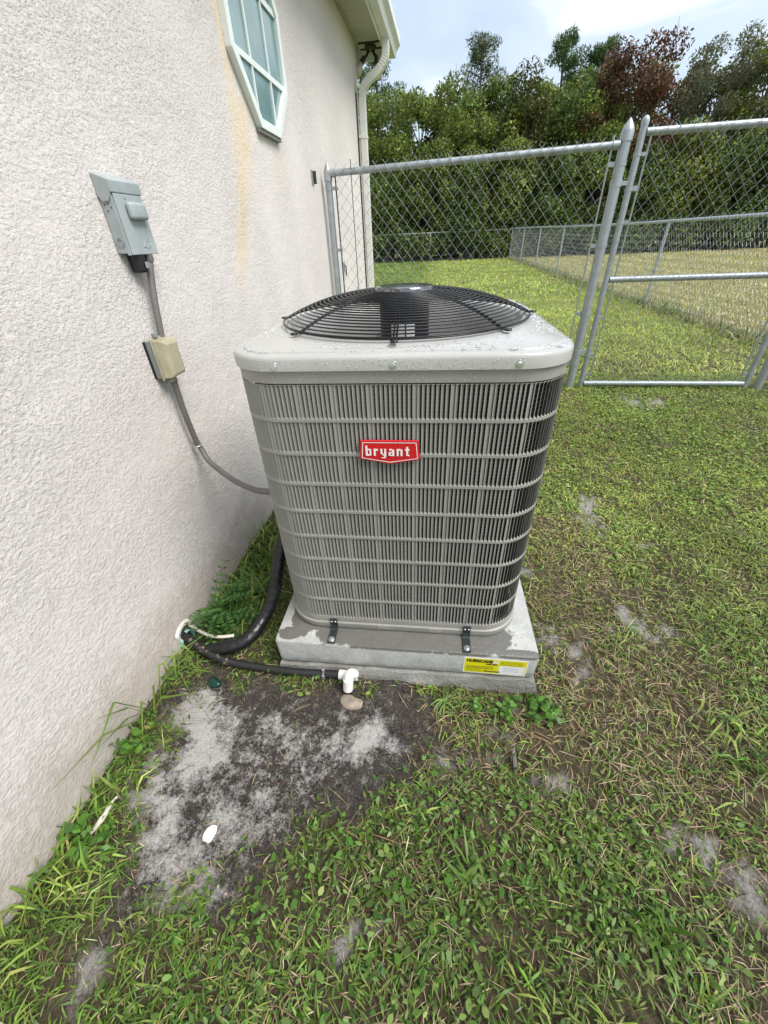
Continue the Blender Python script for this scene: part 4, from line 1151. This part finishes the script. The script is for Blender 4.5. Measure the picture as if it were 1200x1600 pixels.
def limb(mb, a, b, r0, r1, wob=.12, n=6):
    a, b = Vector(a), Vector(b); L_ = (b - a).length; pts = []
    for i in range(n + 1):
        t = i / n; pts.append(a.lerp(b, t) + Vector((random.uniform(-1, 1), random.uniform(-1, 1), random.uniform(-.4, .4))) * wob * L_ * .25 * (t if t < 1 else 1))
    mb.tube(pts, [r0 + (r1 - r0) * i / n for i in range(n + 1)], 7); return pts

def tree(name, label, x, y, h, rx, cols, nleaf_, w=None, size=.13, base=.12, flat=.55, clumps=42, lean=0.0, group='trees beyond the lawn', dens_top=1.0, droop=.2, twigs=4, shape='round', cat='tree', ry=None):
    z0 = float(gz(x, y)); ry = ry or rx * .8; nleaf = int(nleaf_ * 2.0)
    t = thing(name, label, cat, (x, y, z0), group)
    mb = MB(); top = Vector((x + lean, y, z0 + h * .72))
    trunk = limb(mb, (x, y, z0 - .15), top, .06 + .018 * h, .03, .10, 8)
    cen = []; rad = []
    for k in range(clumps):
        u = random.uniform(base, 1.0) if shape != 'cone' else base + (1 - base) * random.random() ** 1.5
        a = random.uniform(0, 2 * math.pi)
        if shape == 'round': prof = max(.25, 1 - abs(2 * (u - base) / (1 - base) - 1) ** 3.2) ** .5 * (.70 + .40 * random.random())
        elif shape == 'shrub': prof = math.sqrt(max(.08, 1 - ((u - base) / (1 - base)) ** 2)) * (.7 + .4 * random.random())
        else: prof = max(.08, (1 - (u - base) / (1 - base))) ** .7
        q = math.sqrt(random.uniform(.15, 1)) * prof
        c = Vector((x + lean * u + math.cos(a) * rx * q, y + math.sin(a) * ry * q, z0 + h * u * .95))
        cen.append(c); rad.append(random.uniform(.38, .84) * (rx / 1.8) ** .5 * (.6 + .6 * (1 - u * .5)) * dens_top ** u)
        if k % 2 == 0:
            s = trunk[min(len(trunk) - 1, int(len(trunk) * min(.95, u * .9)))]
            limb(mb, s, c, .035, .010, .16, 4)
    for k in range(twigs):
        c = random.choice(cen); d = Vector((random.uniform(-.4, .4), random.uniform(-.3, .3), random.uniform(.5, 1.0))) * random.uniform(.4, .9)
        limb(mb, c, c + d, .014, .005, .2, 4)
    build('trunk', mb, 'bark', t, smooth=True)
    C = np.array([tuple(c) for c in cen]); Rd = np.array(rad)
    cc = leaves_for(C, Rd, nleaf, size, cols, w, flat, .22, droop)
    keep = cc[0][:, 2] > z0 + .02
    leaf_mass('crown', *[a[keep] for a in cc], 'leaf', t)
    return t

def pine(name, label, x, y, h, rx, nleaf, cols, bare=.45, group='pines behind the thicket'):
    z0 = float(gz(x, y)); t = thing(name, label, 'tree', (x, y, z0), group)
    mb = MB(); limb(mb, (x, y, z0 - .15), (x, y, z0 + h), .16, .03, .03, 10); cen = []; rad = []
    for k in range(34):
        u = bare + (1 - bare) * (k + random.random()) / 34; a = random.uniform(0, 2 * math.pi); q = rx * (1.05 - .75 * ((u - bare) / (1 - bare)) ** 1.6) * random.uniform(.45, 1.0)
        s = Vector((x, y, z0 + h * u - .1)); c = Vector((x + math.cos(a) * q, y + math.sin(a) * q, z0 + h * u + .15)); limb(mb, s, c, .03, .012, .1, 3)
        for f_ in (.55, 1.0): cen.append(s.lerp(c, f_)); rad.append(random.uniform(.26, .46))
    build('trunk', mb, 'bark', t, smooth=True)
    C = np.array([tuple(c) for c in cen]); Rd = np.array(rad)
    cn, ax, nrm, ln, wd, colr = leaves_for(C, Rd, nleaf, .20, cols, None, .16, .18, -.3)
    ax = (cn - C[rng.integers(0, len(C), nleaf)]) * 0 + rng.normal(size=(nleaf, 3)) + np.array([0, 0, .5])
    leaf_mass('crown', cn, ax, nrm, ln, np.full(nleaf, .042), colr, 'leaf', t)
    return t

_b = lambda l, k: [tuple(c * k for c in t_) for t_ in l]
OLV = [(.105, .135, .022), (.075, .105, .020), (.14, .155, .026), (.055, .082, .018)]
GRN = [(.062, .098, .020), (.046, .074, .018), (.095, .128, .026), (.13, .155, .035)]
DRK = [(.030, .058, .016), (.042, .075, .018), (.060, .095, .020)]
YEL = [(.16, .165, .028), (.12, .14, .025), (.09, .12, .022)]
BRN = [(.13, .055, .030), (.10, .045, .026), (.17, .085, .045), (.07, .07, .025)]
GRY = [(.085, .095, .045), (.065, .075, .038), (.11, .105, .06)]
PIN = [(.045, .085, .022), (.06, .105, .028), (.035, .066, .018)]
OLV, GRN, YEL, GRY, PIN = _b(OLV, 1.75), _b(GRN, 1.7), _b(YEL, 1.75), _b(GRY, 1.6), _b(PIN, 1.6)
pine('pine_tree', 'bushy pine top showing just past the downspout elbow', -3.2, 28.5, 8.8, 2.2, 8500, PIN, .30)
pine('pine_tree', 'slender open pine standing alone against the pale sky', 2.35, 30.0, 9.4, 1.9, 6500, [(.08, .115, .04), (.10, .13, .05), (.06, .09, .03)], .50)
pine('pine_tree', 'dark round topped pine behind the thicket left of the brown tree', 6.3, 28.5, 8.8, 2.0, 9000, PIN, .40)
pine('pine_tree', 'lower pine squeezed between round pine and brown tree', 8.0, 28.0, 8.3, 2.0, 8500, PIN, .38)
tree('vine_covered_tree', 'olive vine covered tree nearest the house corner', -2.2, 24.6, 6.60, 1.9, OLV, 9500, shape='round', clumps=46)
tree('vine_covered_tree', 'small vine topped tree with twiggy crown next to the slender pine', .45, 24.4, 7.04, 1.5, OLV, 7500, base=.1, clumps=38, twigs=9)
tree('vine_covered_tree', 'pointed dark olive tree with a dead spike on top', 4.15, 24.3, 7.59, 1.75, [(.085, .105, .018), (.06, .08, .016), (.11, .12, .02)], 10500, shape='cone', clumps=60, twigs=8)
tree('leafy_tree', 'green leafy tree filling the gap below the pines', 6.2, 24.8, 6.05, 1.7, GRN, 8000, clumps=40)
tree('brown_tree', 'tree with dead reddish brown leaves above the gate', 8.3, 24.2, 7.8, 2.3, BRN, 12000, w=[.38, .26, .2, .16], clumps=60, lean=.3, twigs=10, dens_top=.85)
tree('grey_tree', 'grey green feathery tree to the right of the brown tree', 11.6, 24.4, 7.6, 2.2, GRY, 11000, clumps=58, lean=.7, flat=.35, twigs=12, dens_top=.7)
tree('leafy_tree', 'yellow green tree at the far right edge above the gate', 14.2, 24.6, 7.78, 1.8, YEL, 8500, clumps=44)
tree('vine_covered_tree', 'full olive green tree above the middle of the fence panel', 2.3, 24.2, 5.94, 1.7, OLV, 9000, clumps=46)
tree('leafy_tree', 'green tree crown low between pointed tree and brown tree', 7.3, 24.0, 5.83, 1.6, OLV, 8000, clumps=44)
tree('leafy_tree', 'tall tree just beyond the right edge of the gate', 17.2, 25.0, 7.99, 2.0, GRN, 6500, clumps=40)
tree('leafy_tree', 'broad green tree mostly hidden behind the house corner', -5.6, 25.0, 7.13, 2.0, GRN, 6500, clumps=40)
for (x, y, h, rx, cl2, lb) in [(-3.6, 26.4, 7.4, 1.9, GRN, 'tall green tree behind the downspout'), (-.8, 26.6, 6.9, 1.9, OLV, 'broad olive tree top left of the slender pine'), (1.2, 26.3, 6.6, 1.7, GRN, 'green tree top under the slender pine'), (3.2, 26.6, 7.3, 1.8, GRN, 'green tree top between slender pine and pointed tree'), (5.3, 26.4, 7.6, 1.8, OLV, 'olive tree top between pointed tree and round pine'),
                               (7.4, 26.2, 7.4, 1.8, GRN, 'green tree top behind the tall fence post cap'), (10.4, 26.4, 7.6, 1.9, OLV, 'olive tree between brown and grey green trees'), (13.0, 26.6, 8.0, 2.0, GRY, 'dull grey tree behind the yellow green one'), (16.0, 26.5, 8.2, 2.1, OLV, 'olive tree at the far right behind the gate')]:
    tree('wood_tree', lb, x, y, h, rx, cl2, 7500, size=.16, base=.25, clumps=44, twigs=6)
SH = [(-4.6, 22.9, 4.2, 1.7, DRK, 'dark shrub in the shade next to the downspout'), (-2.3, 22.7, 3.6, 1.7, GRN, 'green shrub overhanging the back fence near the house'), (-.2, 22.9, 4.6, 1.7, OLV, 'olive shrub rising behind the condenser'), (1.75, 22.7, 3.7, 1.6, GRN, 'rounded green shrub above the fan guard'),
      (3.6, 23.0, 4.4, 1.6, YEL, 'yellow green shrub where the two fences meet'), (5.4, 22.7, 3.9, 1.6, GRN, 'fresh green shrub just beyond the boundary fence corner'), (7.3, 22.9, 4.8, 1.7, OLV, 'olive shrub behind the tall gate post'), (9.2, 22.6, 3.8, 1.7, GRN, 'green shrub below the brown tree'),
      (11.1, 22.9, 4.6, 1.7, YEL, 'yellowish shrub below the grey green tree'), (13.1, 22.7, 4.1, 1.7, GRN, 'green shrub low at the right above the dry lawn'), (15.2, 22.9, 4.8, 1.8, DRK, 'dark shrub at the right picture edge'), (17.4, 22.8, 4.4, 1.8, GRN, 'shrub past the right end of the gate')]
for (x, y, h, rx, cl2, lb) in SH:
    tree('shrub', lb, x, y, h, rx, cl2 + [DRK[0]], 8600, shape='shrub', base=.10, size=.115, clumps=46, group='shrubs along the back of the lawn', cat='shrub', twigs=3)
# a mass of shaded undergrowth further in
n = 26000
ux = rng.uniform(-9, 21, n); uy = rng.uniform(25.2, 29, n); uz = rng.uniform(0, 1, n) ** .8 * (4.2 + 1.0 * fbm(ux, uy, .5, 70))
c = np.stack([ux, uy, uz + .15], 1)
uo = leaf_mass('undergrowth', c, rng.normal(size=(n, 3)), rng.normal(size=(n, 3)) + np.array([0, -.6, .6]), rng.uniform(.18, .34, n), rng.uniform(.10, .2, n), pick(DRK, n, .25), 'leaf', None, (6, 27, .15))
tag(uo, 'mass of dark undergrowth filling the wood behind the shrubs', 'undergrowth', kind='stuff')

# ------------------------------------------------------------------ lawn blades
def in_view(x, y, z, m=.12):
    d = np.stack([x - CAM[0], y - CAM[1], z - CAM[2]], 1)
    a = d @ np.array(cr2); b = d @ np.array(cu2); c_ = d @ np.array(cf)
    c_ = np.maximum(c_, 1e-3)
    return (np.abs(a / c_) < .982 * (1 + m) + .03) & (np.abs(b / c_) < 1.309 * (1 + m))
def keepout(x, y):
    lx = (x - HO.x) * WN.x + (y - HO.y) * WN.y
    ly = (x - HO.x) * WD.x + (y - HO.y) * WD.y
    wallk = (lx < .012) & (ly < HB + .02)
    padk = (x > -.445) & (x < .475) & (y > -.495) & (y < .50)
    return wallk | padk
GREENS = [(.21, .33, .053), (.155, .265, .046), (.28, .39, .075), (.37, .44, .115), (.105, .19, .042)]
STRAW = [(.44, .35, .20), (.33, .25, .14), (.52, .43, .27), (.22, .16, .09)]
def blades(name, n, x0, x1, y0, y1, lmin, lmax, w0, w1, label, densf, green=GREENS, flatness=(.12, .85), straw=.12, cap=None):
    x = rng.uniform(x0, x1, n); y = rng.uniform(y0, y1, n); z = gz(x, y)
    k = in_view(x, y, z) & ~keepout(x, y); x, y, z = x[k], y[k], z[k]
    dn, st_ = densf(x, y); k = rng.uniform(size=len(x)) < dn; x, y, z, st_ = x[k], y[k], z[k], st_[k]
    m_ = len(x); az = rng.uniform(0, 2 * np.pi, m_) + 1.2 * fbm(x, y, 6, 51); el = rng.uniform(flatness[0], flatness[1], m_)
    dirs = np.stack([np.cos(az) * np.cos(el), np.sin(az) * np.cos(el), np.sin(el)], 1)
    zz = z + (fbm(x, y, 7, 40) - .5) * .03 * (1 - sstep(2.5, 6, np.hypot(x - .4, y)))
    base = np.stack([x, y, zz + rng.uniform(-.002, .012, m_)], 1)
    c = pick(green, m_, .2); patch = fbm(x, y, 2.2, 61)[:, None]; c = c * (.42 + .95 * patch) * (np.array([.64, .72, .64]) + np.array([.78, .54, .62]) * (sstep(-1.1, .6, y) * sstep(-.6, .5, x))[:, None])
    s = rng.uniform(size=m_) < st_; c[s] = pick(STRAW, int(s.sum()), .22)
    ln = rng.uniform(lmin, lmax, m_); wd = rng.uniform(w0, w1, m_); wd[s] *= .55
    bend = rng.uniform(.2, 1.3, m_)
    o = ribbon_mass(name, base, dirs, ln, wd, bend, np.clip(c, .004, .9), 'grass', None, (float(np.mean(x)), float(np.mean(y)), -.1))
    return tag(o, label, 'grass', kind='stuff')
def near_d(x, y):
    sand, bare, worn = masks(x, y)
    lx = (x - HO.x) * WN.x + (y - HO.y) * WN.y
    edge = np.exp(-np.maximum(lx, 0) / .06)
    clump = .55 + .9 * sstep(.35, .62, fbm(x, y, 9, 81))
    d = (1 - bare * .985) * (1 - .55 * worn) * clump * .75
    d = np.maximum(d, edge * .5 * (fbm(x, y, 8, 82) > .42) * (1 - .4 * bare))
    return np.clip(d, .004, 1), np.clip(0.08 + .50 * worn + .5 * bare, 0, .9)
blades('lawn_grass', 300000, -.90, 2.9, -1.45, 2.7, .015, .042, .0022, .0050, 'short broad bladed lawn grass around the pad', near_d)
# longer tufts
tx = rng.uniform(-.8, 2.6, 170); ty = rng.uniform(-1.4, 2.4, 170); k = ~keepout(tx, ty)
sa, ba, wo = masks(tx, ty); k &= (ba < .3); tx, ty = tx[k], ty[k]
TB = []; 
reps = rng.integers(6, 16, len(tx)); bx_ = np.repeat(tx, reps); by_ = np.repeat(ty, reps); m_ = len(bx_)
bx_ = bx_ + rng.normal(0, .012, m_); by_ = by_ + rng.normal(0, .012, m_)
kk = ~keepout(bx_, by_); bx_, by_ = bx_[kk], by_[kk]; m_ = len(bx_)
az = rng.uniform(0, 6.283, m_); el = rng.uniform(.25, 1.1, m_)
o = ribbon_mass('lawn_tufts', np.stack([bx_, by_, gz(bx_, by_)], 1), np.stack([np.cos(az) * np.cos(el), np.sin(az) * np.cos(el), np.sin(el)], 1), rng.uniform(.04, .095, m_), rng.uniform(.0035, .006, m_), rng.uniform(.5, 1.6, m_), pick(GREENS, m_, .2), 'grass', None, (.5, 0, -.15))
tag(o, 'longer coarse grass tufts scattered through the lawn', 'grass', kind='stuff')
# clippings and straw lying flat
n = 36000
x = rng.uniform(-.85, 2.4, n); y = rng.uniform(-1.42, 2.2, n); k = in_view(x, y, gz(x, y)) & ~keepout(x, y); x, y = x[k], y[k]
sa, ba, wo = masks(x, y); k = rng.uniform(size=len(x)) < np.clip(.16 + .9 * wo, 0, 1) * (1 - .82 * ba) * (1 - .7 * np.clip(sa, 0, 1)); x, y = x[k], y[k]; m_ = len(x)
az = rng.uniform(0, 6.283, m_); el = rng.uniform(-.08, .25, m_)
o = ribbon_mass('dry_clippings', np.stack([x, y, gz(x, y) + (fbm(x, y, 7, 40) - .5) * .03 + rng.uniform(.003, .018, m_)], 1), np.stack([np.cos(az) * np.cos(el), np.sin(az) * np.cos(el), np.sin(el)], 1), rng.uniform(.025, .085, m_), rng.uniform(.0010, .0026, m_), rng.uniform(.0, .35, m_), pick(STRAW, m_, .25), 'grass', None, (.5, 0, -.15))
tag(o, 'dry straw coloured clippings lying on the worn lawn', 'straw', kind='stuff')
# small broad leaved weeds in the turf
n = 70000
x = rng.uniform(-.85, 2.6, n); y = rng.uniform(-1.42, 2.4, n); k = in_view(x, y, gz(x, y)) & ~keepout(x, y); x, y = x[k], y[k]
sa, ba, wo = masks(x, y); pat = sstep(.42, .62, fbm(x, y, 3.2, 91)); k = rng.uniform(size=len(x)) < pat * (1 - ba) * (1 - .8 * wo); x, y = x[k], y[k]; m_ = len(x)
nr = rng.normal(0, .45, (m_, 3)) + np.array([0, 0, 1.0]); az = rng.uniform(0, 6.283, m_)
ln = rng.uniform(.009, .023, m_)
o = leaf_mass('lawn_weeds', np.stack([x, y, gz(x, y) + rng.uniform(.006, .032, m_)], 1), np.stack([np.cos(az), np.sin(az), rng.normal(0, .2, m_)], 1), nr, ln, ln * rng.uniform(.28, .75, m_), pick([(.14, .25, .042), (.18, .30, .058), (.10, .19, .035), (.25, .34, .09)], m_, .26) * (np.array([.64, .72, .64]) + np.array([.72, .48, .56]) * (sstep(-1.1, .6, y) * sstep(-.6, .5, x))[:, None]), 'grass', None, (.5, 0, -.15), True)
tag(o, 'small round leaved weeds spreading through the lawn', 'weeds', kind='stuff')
# mid and far lawn
LGT = [(.345, .46, .092), (.27, .38, .07), (.42, .50, .14), (.21, .30, .06)]
DRY = [(.36, .41, .13), (.44, .43, .19), (.29, .36, .10), (.50, .46, .24)]
def mid_d(x, y):
    return np.clip(.55 + .6 * fbm(x, y, 3, 13), 0, 1), .10 + .20 * (fbm(x, y, 1.2, 14) > .55)
blades('mid_lawn_grass', 60000, -1.0, 3.72, 2.6, 8.5, .04, .085, .006, .011, 'green lawn grass just beyond the tall fence', mid_d, LGT, (.3, 1.1))
blades('far_lawn_grass', 60000, -5.5, 3.75, 8.0, 22.2, .06, .12, .014, .026, 'bright green far lawn left of the boundary fence', mid_d, LGT, (.35, 1.1))
def dry_d(x, y): return np.clip(.6 + .5 * fbm(x, y, 3, 15), 0, 1), .25 + .3 * (fbm(x, y, .9, 16) > .5)
blades('dry_lawn_grass', 90000, 3.65, 19, 2.0, 22.4, .05, .11, .010, .022, 'yellowish dry lawn beyond the boundary fence', dry_d, DRY, (.35, 1.1))
# rank weeds along the boundary fence foot
n = 5500
y = rng.uniform(3.0, 21.7, n); x = FX + rng.normal(0, .12, n); az = rng.uniform(0, 6.283, n); el = rng.uniform(.6, 1.4, n)
o = ribbon_mass('fence_weeds', np.stack([x, y, gz(x, y)], 1), np.stack([np.cos(az) * np.cos(el), np.sin(az) * np.cos(el), np.sin(el)], 1), rng.uniform(.06, .24, n) * (.6 + .7 * fbm(x, y, 1.5, 5)), rng.uniform(.008, .018, n), rng.uniform(.2, .9, n), pick([(.20, .25, .07), (.28, .28, .12), (.14, .19, .05), (.36, .32, .18)], n, .2), 'grass', None, (FX, 12, 0))
tag(o, 'unmown weeds along the foot of the boundary fence', 'weeds', kind='stuff')

# ------------------------------------------------------------------ single plants by the wall and pad
def fern(loc, label):
    t = thing('fern_plant', label, 'plant', loc); mb = MB(); C = []; A = []; Nn = []; Ln = []
    for k in range(38):
        a = random.uniform(-1.9, 1.5); L_ = random.uniform(.13, .26); el = random.uniform(.55, 1.35)
        p = Vector(loc) + Vector((random.uniform(.0, .05), random.uniform(-.05, .05), 0)); d = Vector((math.cos(a) * math.cos(el), math.sin(a) * math.cos(el), math.sin(el))); pts = [p]
        for i in range(8):
            d = (d + Vector((0, 0, -.13))).normalized(); p = p + d * L_ / 8
            lxp = (p - HO).dot(WN)
            if lxp < .012: p = p + WN * (.012 - lxp)
            pts.append(p)
            sd_ = d.cross(Vector((0, 0, 1))).normalized()
            for s in (-1, 1):
                C.append(tuple(p + sd_ * s * .013)); A.append(tuple(sd_ * s + d * .5)); Nn.append((random.uniform(-.3, .3), random.uniform(-.3, .3), 1)); Ln.append(.036 * (1 - .5 * i / 8))
        mb.tube(pts, .0011, 4)
    stem = simple('fern_stem', (0.06, 0.10, 0.03), .6) if 'fern_stem' not in bpy.data.materials else bpy.data.materials['fern_stem']
    tag(build('stems', mb, stem, t), kind='stuff'); n = len(C); ln = np.array(Ln)
    C = np.array(C); lx = (C - np.array(HO)) @ np.array(WN); C = C + np.maximum(0, .012 - lx)[:, None] * np.array(WN)
    leaf_mass('fronds', C, np.array(A), np.array(Nn), ln, ln * .5, pick([(.06, .155, .036), (.085, .20, .045), (.045, .12, .03)], n, .15), 'grass', t)
fern(H(.05, -.285, -.13), 'feathery dark green fern above the pipe hole')

def tuft(name, loc, n, L0, L1, label, cols=GREENS, el=(.5, 1.35), w=(.004, .007), spread=.02, arc=None):
    t = thing(name, label, 'plant', loc); loc = np.array(loc, float)
    az = rng.uniform(0, 6.283, n) if arc is None else rng.uniform(arc[0], arc[1], n); e_ = rng.uniform(*el, n)
    b = loc + np.stack([rng.normal(0, spread, n), rng.normal(0, spread, n), np.zeros(n)], 1)
    lx = (b - np.array(HO)) @ np.array(WN); b = b + np.maximum(0, .02 - lx)[:, None] * np.array(WN)
    o_ = ribbon_mass('blades', b, np.stack([np.cos(az) * np.cos(e_), np.sin(az) * np.cos(e_), np.sin(e_)], 1), rng.uniform(L0, L1, n), rng.uniform(*w, n), rng.uniform(.3, 1.2, n), pick(cols, n, .18), 'grass', t); tag(o_, kind='stuff'); return t
tuft('wall_weed', H(.03, -.70, -.15), 11, .24, .42, 'tall thin grass stalks leaning against the stucco', el=(.7, 1.3), w=(.006, .009), spread=.012, arc=(-1.6, 1.0))
tuft('grass_tuft', H(.13, -.22, -.15), 70, .10, .24, 'dense green tuft between wall and black pipe', spread=.05)
tuft('grass_tuft', H(.20, .02, -.15), 80, .08, .20, 'grass clump behind the black pipe close to the condenser', spread=.08)
tuft('grass_tuft', H(.10, .22, -.15), 90, .06, .16, 'pale weeds at the wall foot behind the pipe', LGT, spread=.09)
tuft('grass_tuft', H(.06, -.54, -.15), 60, .05, .14, 'grass tuft at the wall foot below the pipe hole', spread=.035)
tuft('grass_tuft', H(.05, -.95, -.15), 70, .04, .12, 'weedy tuft at the wall foot beside the pale splinter', spread=.05)
tuft('grass_tuft', H(.06, -1.13, -.15), 110, .05, .13, 'thick grass at the wall in the near corner', spread=.06)
tuft('grass_tuft', (.60, -1.02, -.15), 26, .05, .10, 'bright coarse tuft in the near lawn', [(.11, .21, .035), (.14, .25, .05)], spread=.03, w=(.006, .010))
tuft('grass_tuft', (.20, -.98, -.15), 18, .05, .11, 'broad bladed tuft in front of the bare soil', [(.11, .21, .035), (.14, .25, .05)], spread=.018, w=(.006, .010))
tuft('grass_tuft', (1.02, -.62, -.15), 60, .06, .12, 'long grass clump near the right picture edge', spread=.07)
def weed(loc, n, label, spread=.05, sz=.022):
    t = thing('leafy_weed', label, 'plant', loc); L_ = np.array(loc, float); m_ = n
    st_ = MB(); C = []
    for i in range(n // 5):
        p = Vector(loc) + Vector((random.gauss(0, spread), random.gauss(0, spread * .4), 0)); d = Vector((random.uniform(-.5, .5), random.uniform(-.6, .1), 1)).normalized() * random.uniform(.03, .075)
        st_.tube([p, p + d * .6 + Vector((.004, 0, 0)), p + d], .0011, 4)
        for k in range(5): C.append(tuple(p + d * random.uniform(.55, 1.05) + Vector((random.gauss(0, .010), random.gauss(0, .010), random.gauss(0, .004)))))
    tag(build('stems', st_, bpy.data.materials['fern_stem'], t), kind='stuff'); C = np.array(C); m_ = len(C)
    az = rng.uniform(0, 6.283, m_); ln = rng.uniform(.7, 1.3, m_) * sz
    leaf_mass('leaves', C, np.stack([np.cos(az), np.sin(az), rng.normal(-.1, .2, m_)], 1), rng.normal(0, .35, (m_, 3)) + np.array([0, -.25, 1]), ln, ln * .72, pick([(.09, .21, .03), (.12, .26, .04), (.07, .16, .03)], m_, .14), 'grass', t, oval=True)
weed((.36, -.535, -.185), 60, 'bright leafy weed under the yellow sticker', .045)
weed((.46, -.545, -.185), 70, 'round leaved weed at the pad corner', .035)
weed((.27, -.55, -.18), 35, 'small leafy weed in front of the slab', .03, .017)
tuft('grass_tuft', (.16, -.545, -.155), 16, .05, .10, 'pale star shaped grass at the slab edge', [(.16, .26, .06), (.13, .22, .05)], el=(.1, .7), spread=.006)
weed(tuple(H(.07, -1.02, -.15)), 60, 'dark leafy weed climbing the wall foot', .04)
weed(tuple(H(.05, -.80, -.15)), 45, 'small dark weed at the wall above the splinter', .03)

# ------------------------------------------------------------------ litter
def gzp(x, y): return float(gz(x, y) + (fbm(np.array([x]), np.array([y]), 7, 40)[0] - .5) * .03)
px, py = -.453, -.968; pz = gzp(px, py) + .008
pts = [(-.018, -.016), (-.002, -.020), (.010, -.014), (.017, .004), (.014, .018), (-.001, .020), (-.014, .013), (-.019, .002)]
m = MB(); m.prism([(px + a * .95, py + b, pz + .003 * math.sin(a * 90) + .003 * b * 40) for a, b in pts], (0, 0, .0012))
tag(build('paper_scrap', m, 'paper', None, loc=(px, py, pz)), 'white torn paper scrap on the bare sandy soil', 'paper scrap')
a = Vector((-.772, -1.005, gzp(-.76, -1.0) + .012)); b = Vector((-.745, -.915, gzp(-.75, -.92) + .022))
tag(build('wood_splinter', MB().tube([a, a.lerp(b, .4) + Vector((.006, 0, .004)), a.lerp(b, .8), b], [.004, .008, .007, .003], 7), 'bone', None, loc=a, smooth=True), 'pale curved splinter lying by the wall', 'splinter')
def rock(name, loc, r, label, mat='rock', cat='rock', sq=.6):
    bm = bmesh.new(); bmesh.ops.create_icosphere(bm, subdivisions=3, radius=1)
    for v in bm.verts:
        k = 1 + .22 * math.sin(v.co.x * 3.1 + loc[0] * 40) * math.cos(v.co.y * 2.7 + 1) + random.uniform(-.05, .05)
        v.co = Vector((v.co.x * r[0], v.co.y * r[1], v.co.z * r[2])) * k
    me = bpy.data.meshes.new(name); bm.to_mesh(me); bm.free(); me.polygons.foreach_set('use_smooth', [True] * len(me.polygons))
    o = link(name, me, mat); o.location = loc; return tag(o, label, cat)
rock('rock', (-.150, -.582, -.150), (.040, .026, .016), 'brownish rock with moss below the white drain elbow')
rock('green_lid', (-.640, -.557, -.138), (.026, .018, .013), 'glossy dark green plastic lump by the wall grass', 'bottle_green', 'plastic scrap')
m = MB(); bz = gzp(.36, -.71)
m.prism([(.352, -.735, bz + .014), (.364, -.733, bz + .014), (.368, -.705, bz + .030), (.360, -.682, bz + .034), (.352, -.700, bz + .028)], (0.001, .004, .004))
tag(build('black_scrap', m, 'black_plastic', None, loc=(.36, -.71, bz)), 'black plastic scrap standing in the worn grass', 'plastic scrap')
# crumbs, leaf bits and twigs on the bare soil
n = 3000
x = rng.uniform(-.78, 1.2, n); y = rng.uniform(-1.3, .9, n); sa, ba, wo = masks(x, y); k = (rng.uniform(size=n) < np.clip(ba + .3 * wo, 0, 1) * (1 - .5 * np.clip(sa, 0, 1))) & ~keepout(x, y); x, y = x[k], y[k]; m_ = len(x)
az = rng.uniform(0, 6.283, m_); ln = rng.uniform(.003, .016, m_)
o = leaf_mass('soil_debris', np.stack([x, y, gz(x, y) + (fbm(x, y, 7, 40) - .5) * .03 + rng.uniform(.001, .009, m_)], 1), np.stack([np.cos(az), np.sin(az), rng.normal(0, .3, m_)], 1), rng.normal(0, .5, (m_, 3)) + np.array([0, 0, 1]), ln, ln * rng.uniform(.2, .7, m_), pick([(.03, .022, .016), (.09, .06, .035), (.20, .15, .09), (.05, .035, .025), (.4, .36, .3)], m_, .3), 'grass', None, (-.3, -.8, -.15))
tag(o, 'crumbs of dead leaf and twig on the bare soil', 'debris', kind='stuff')
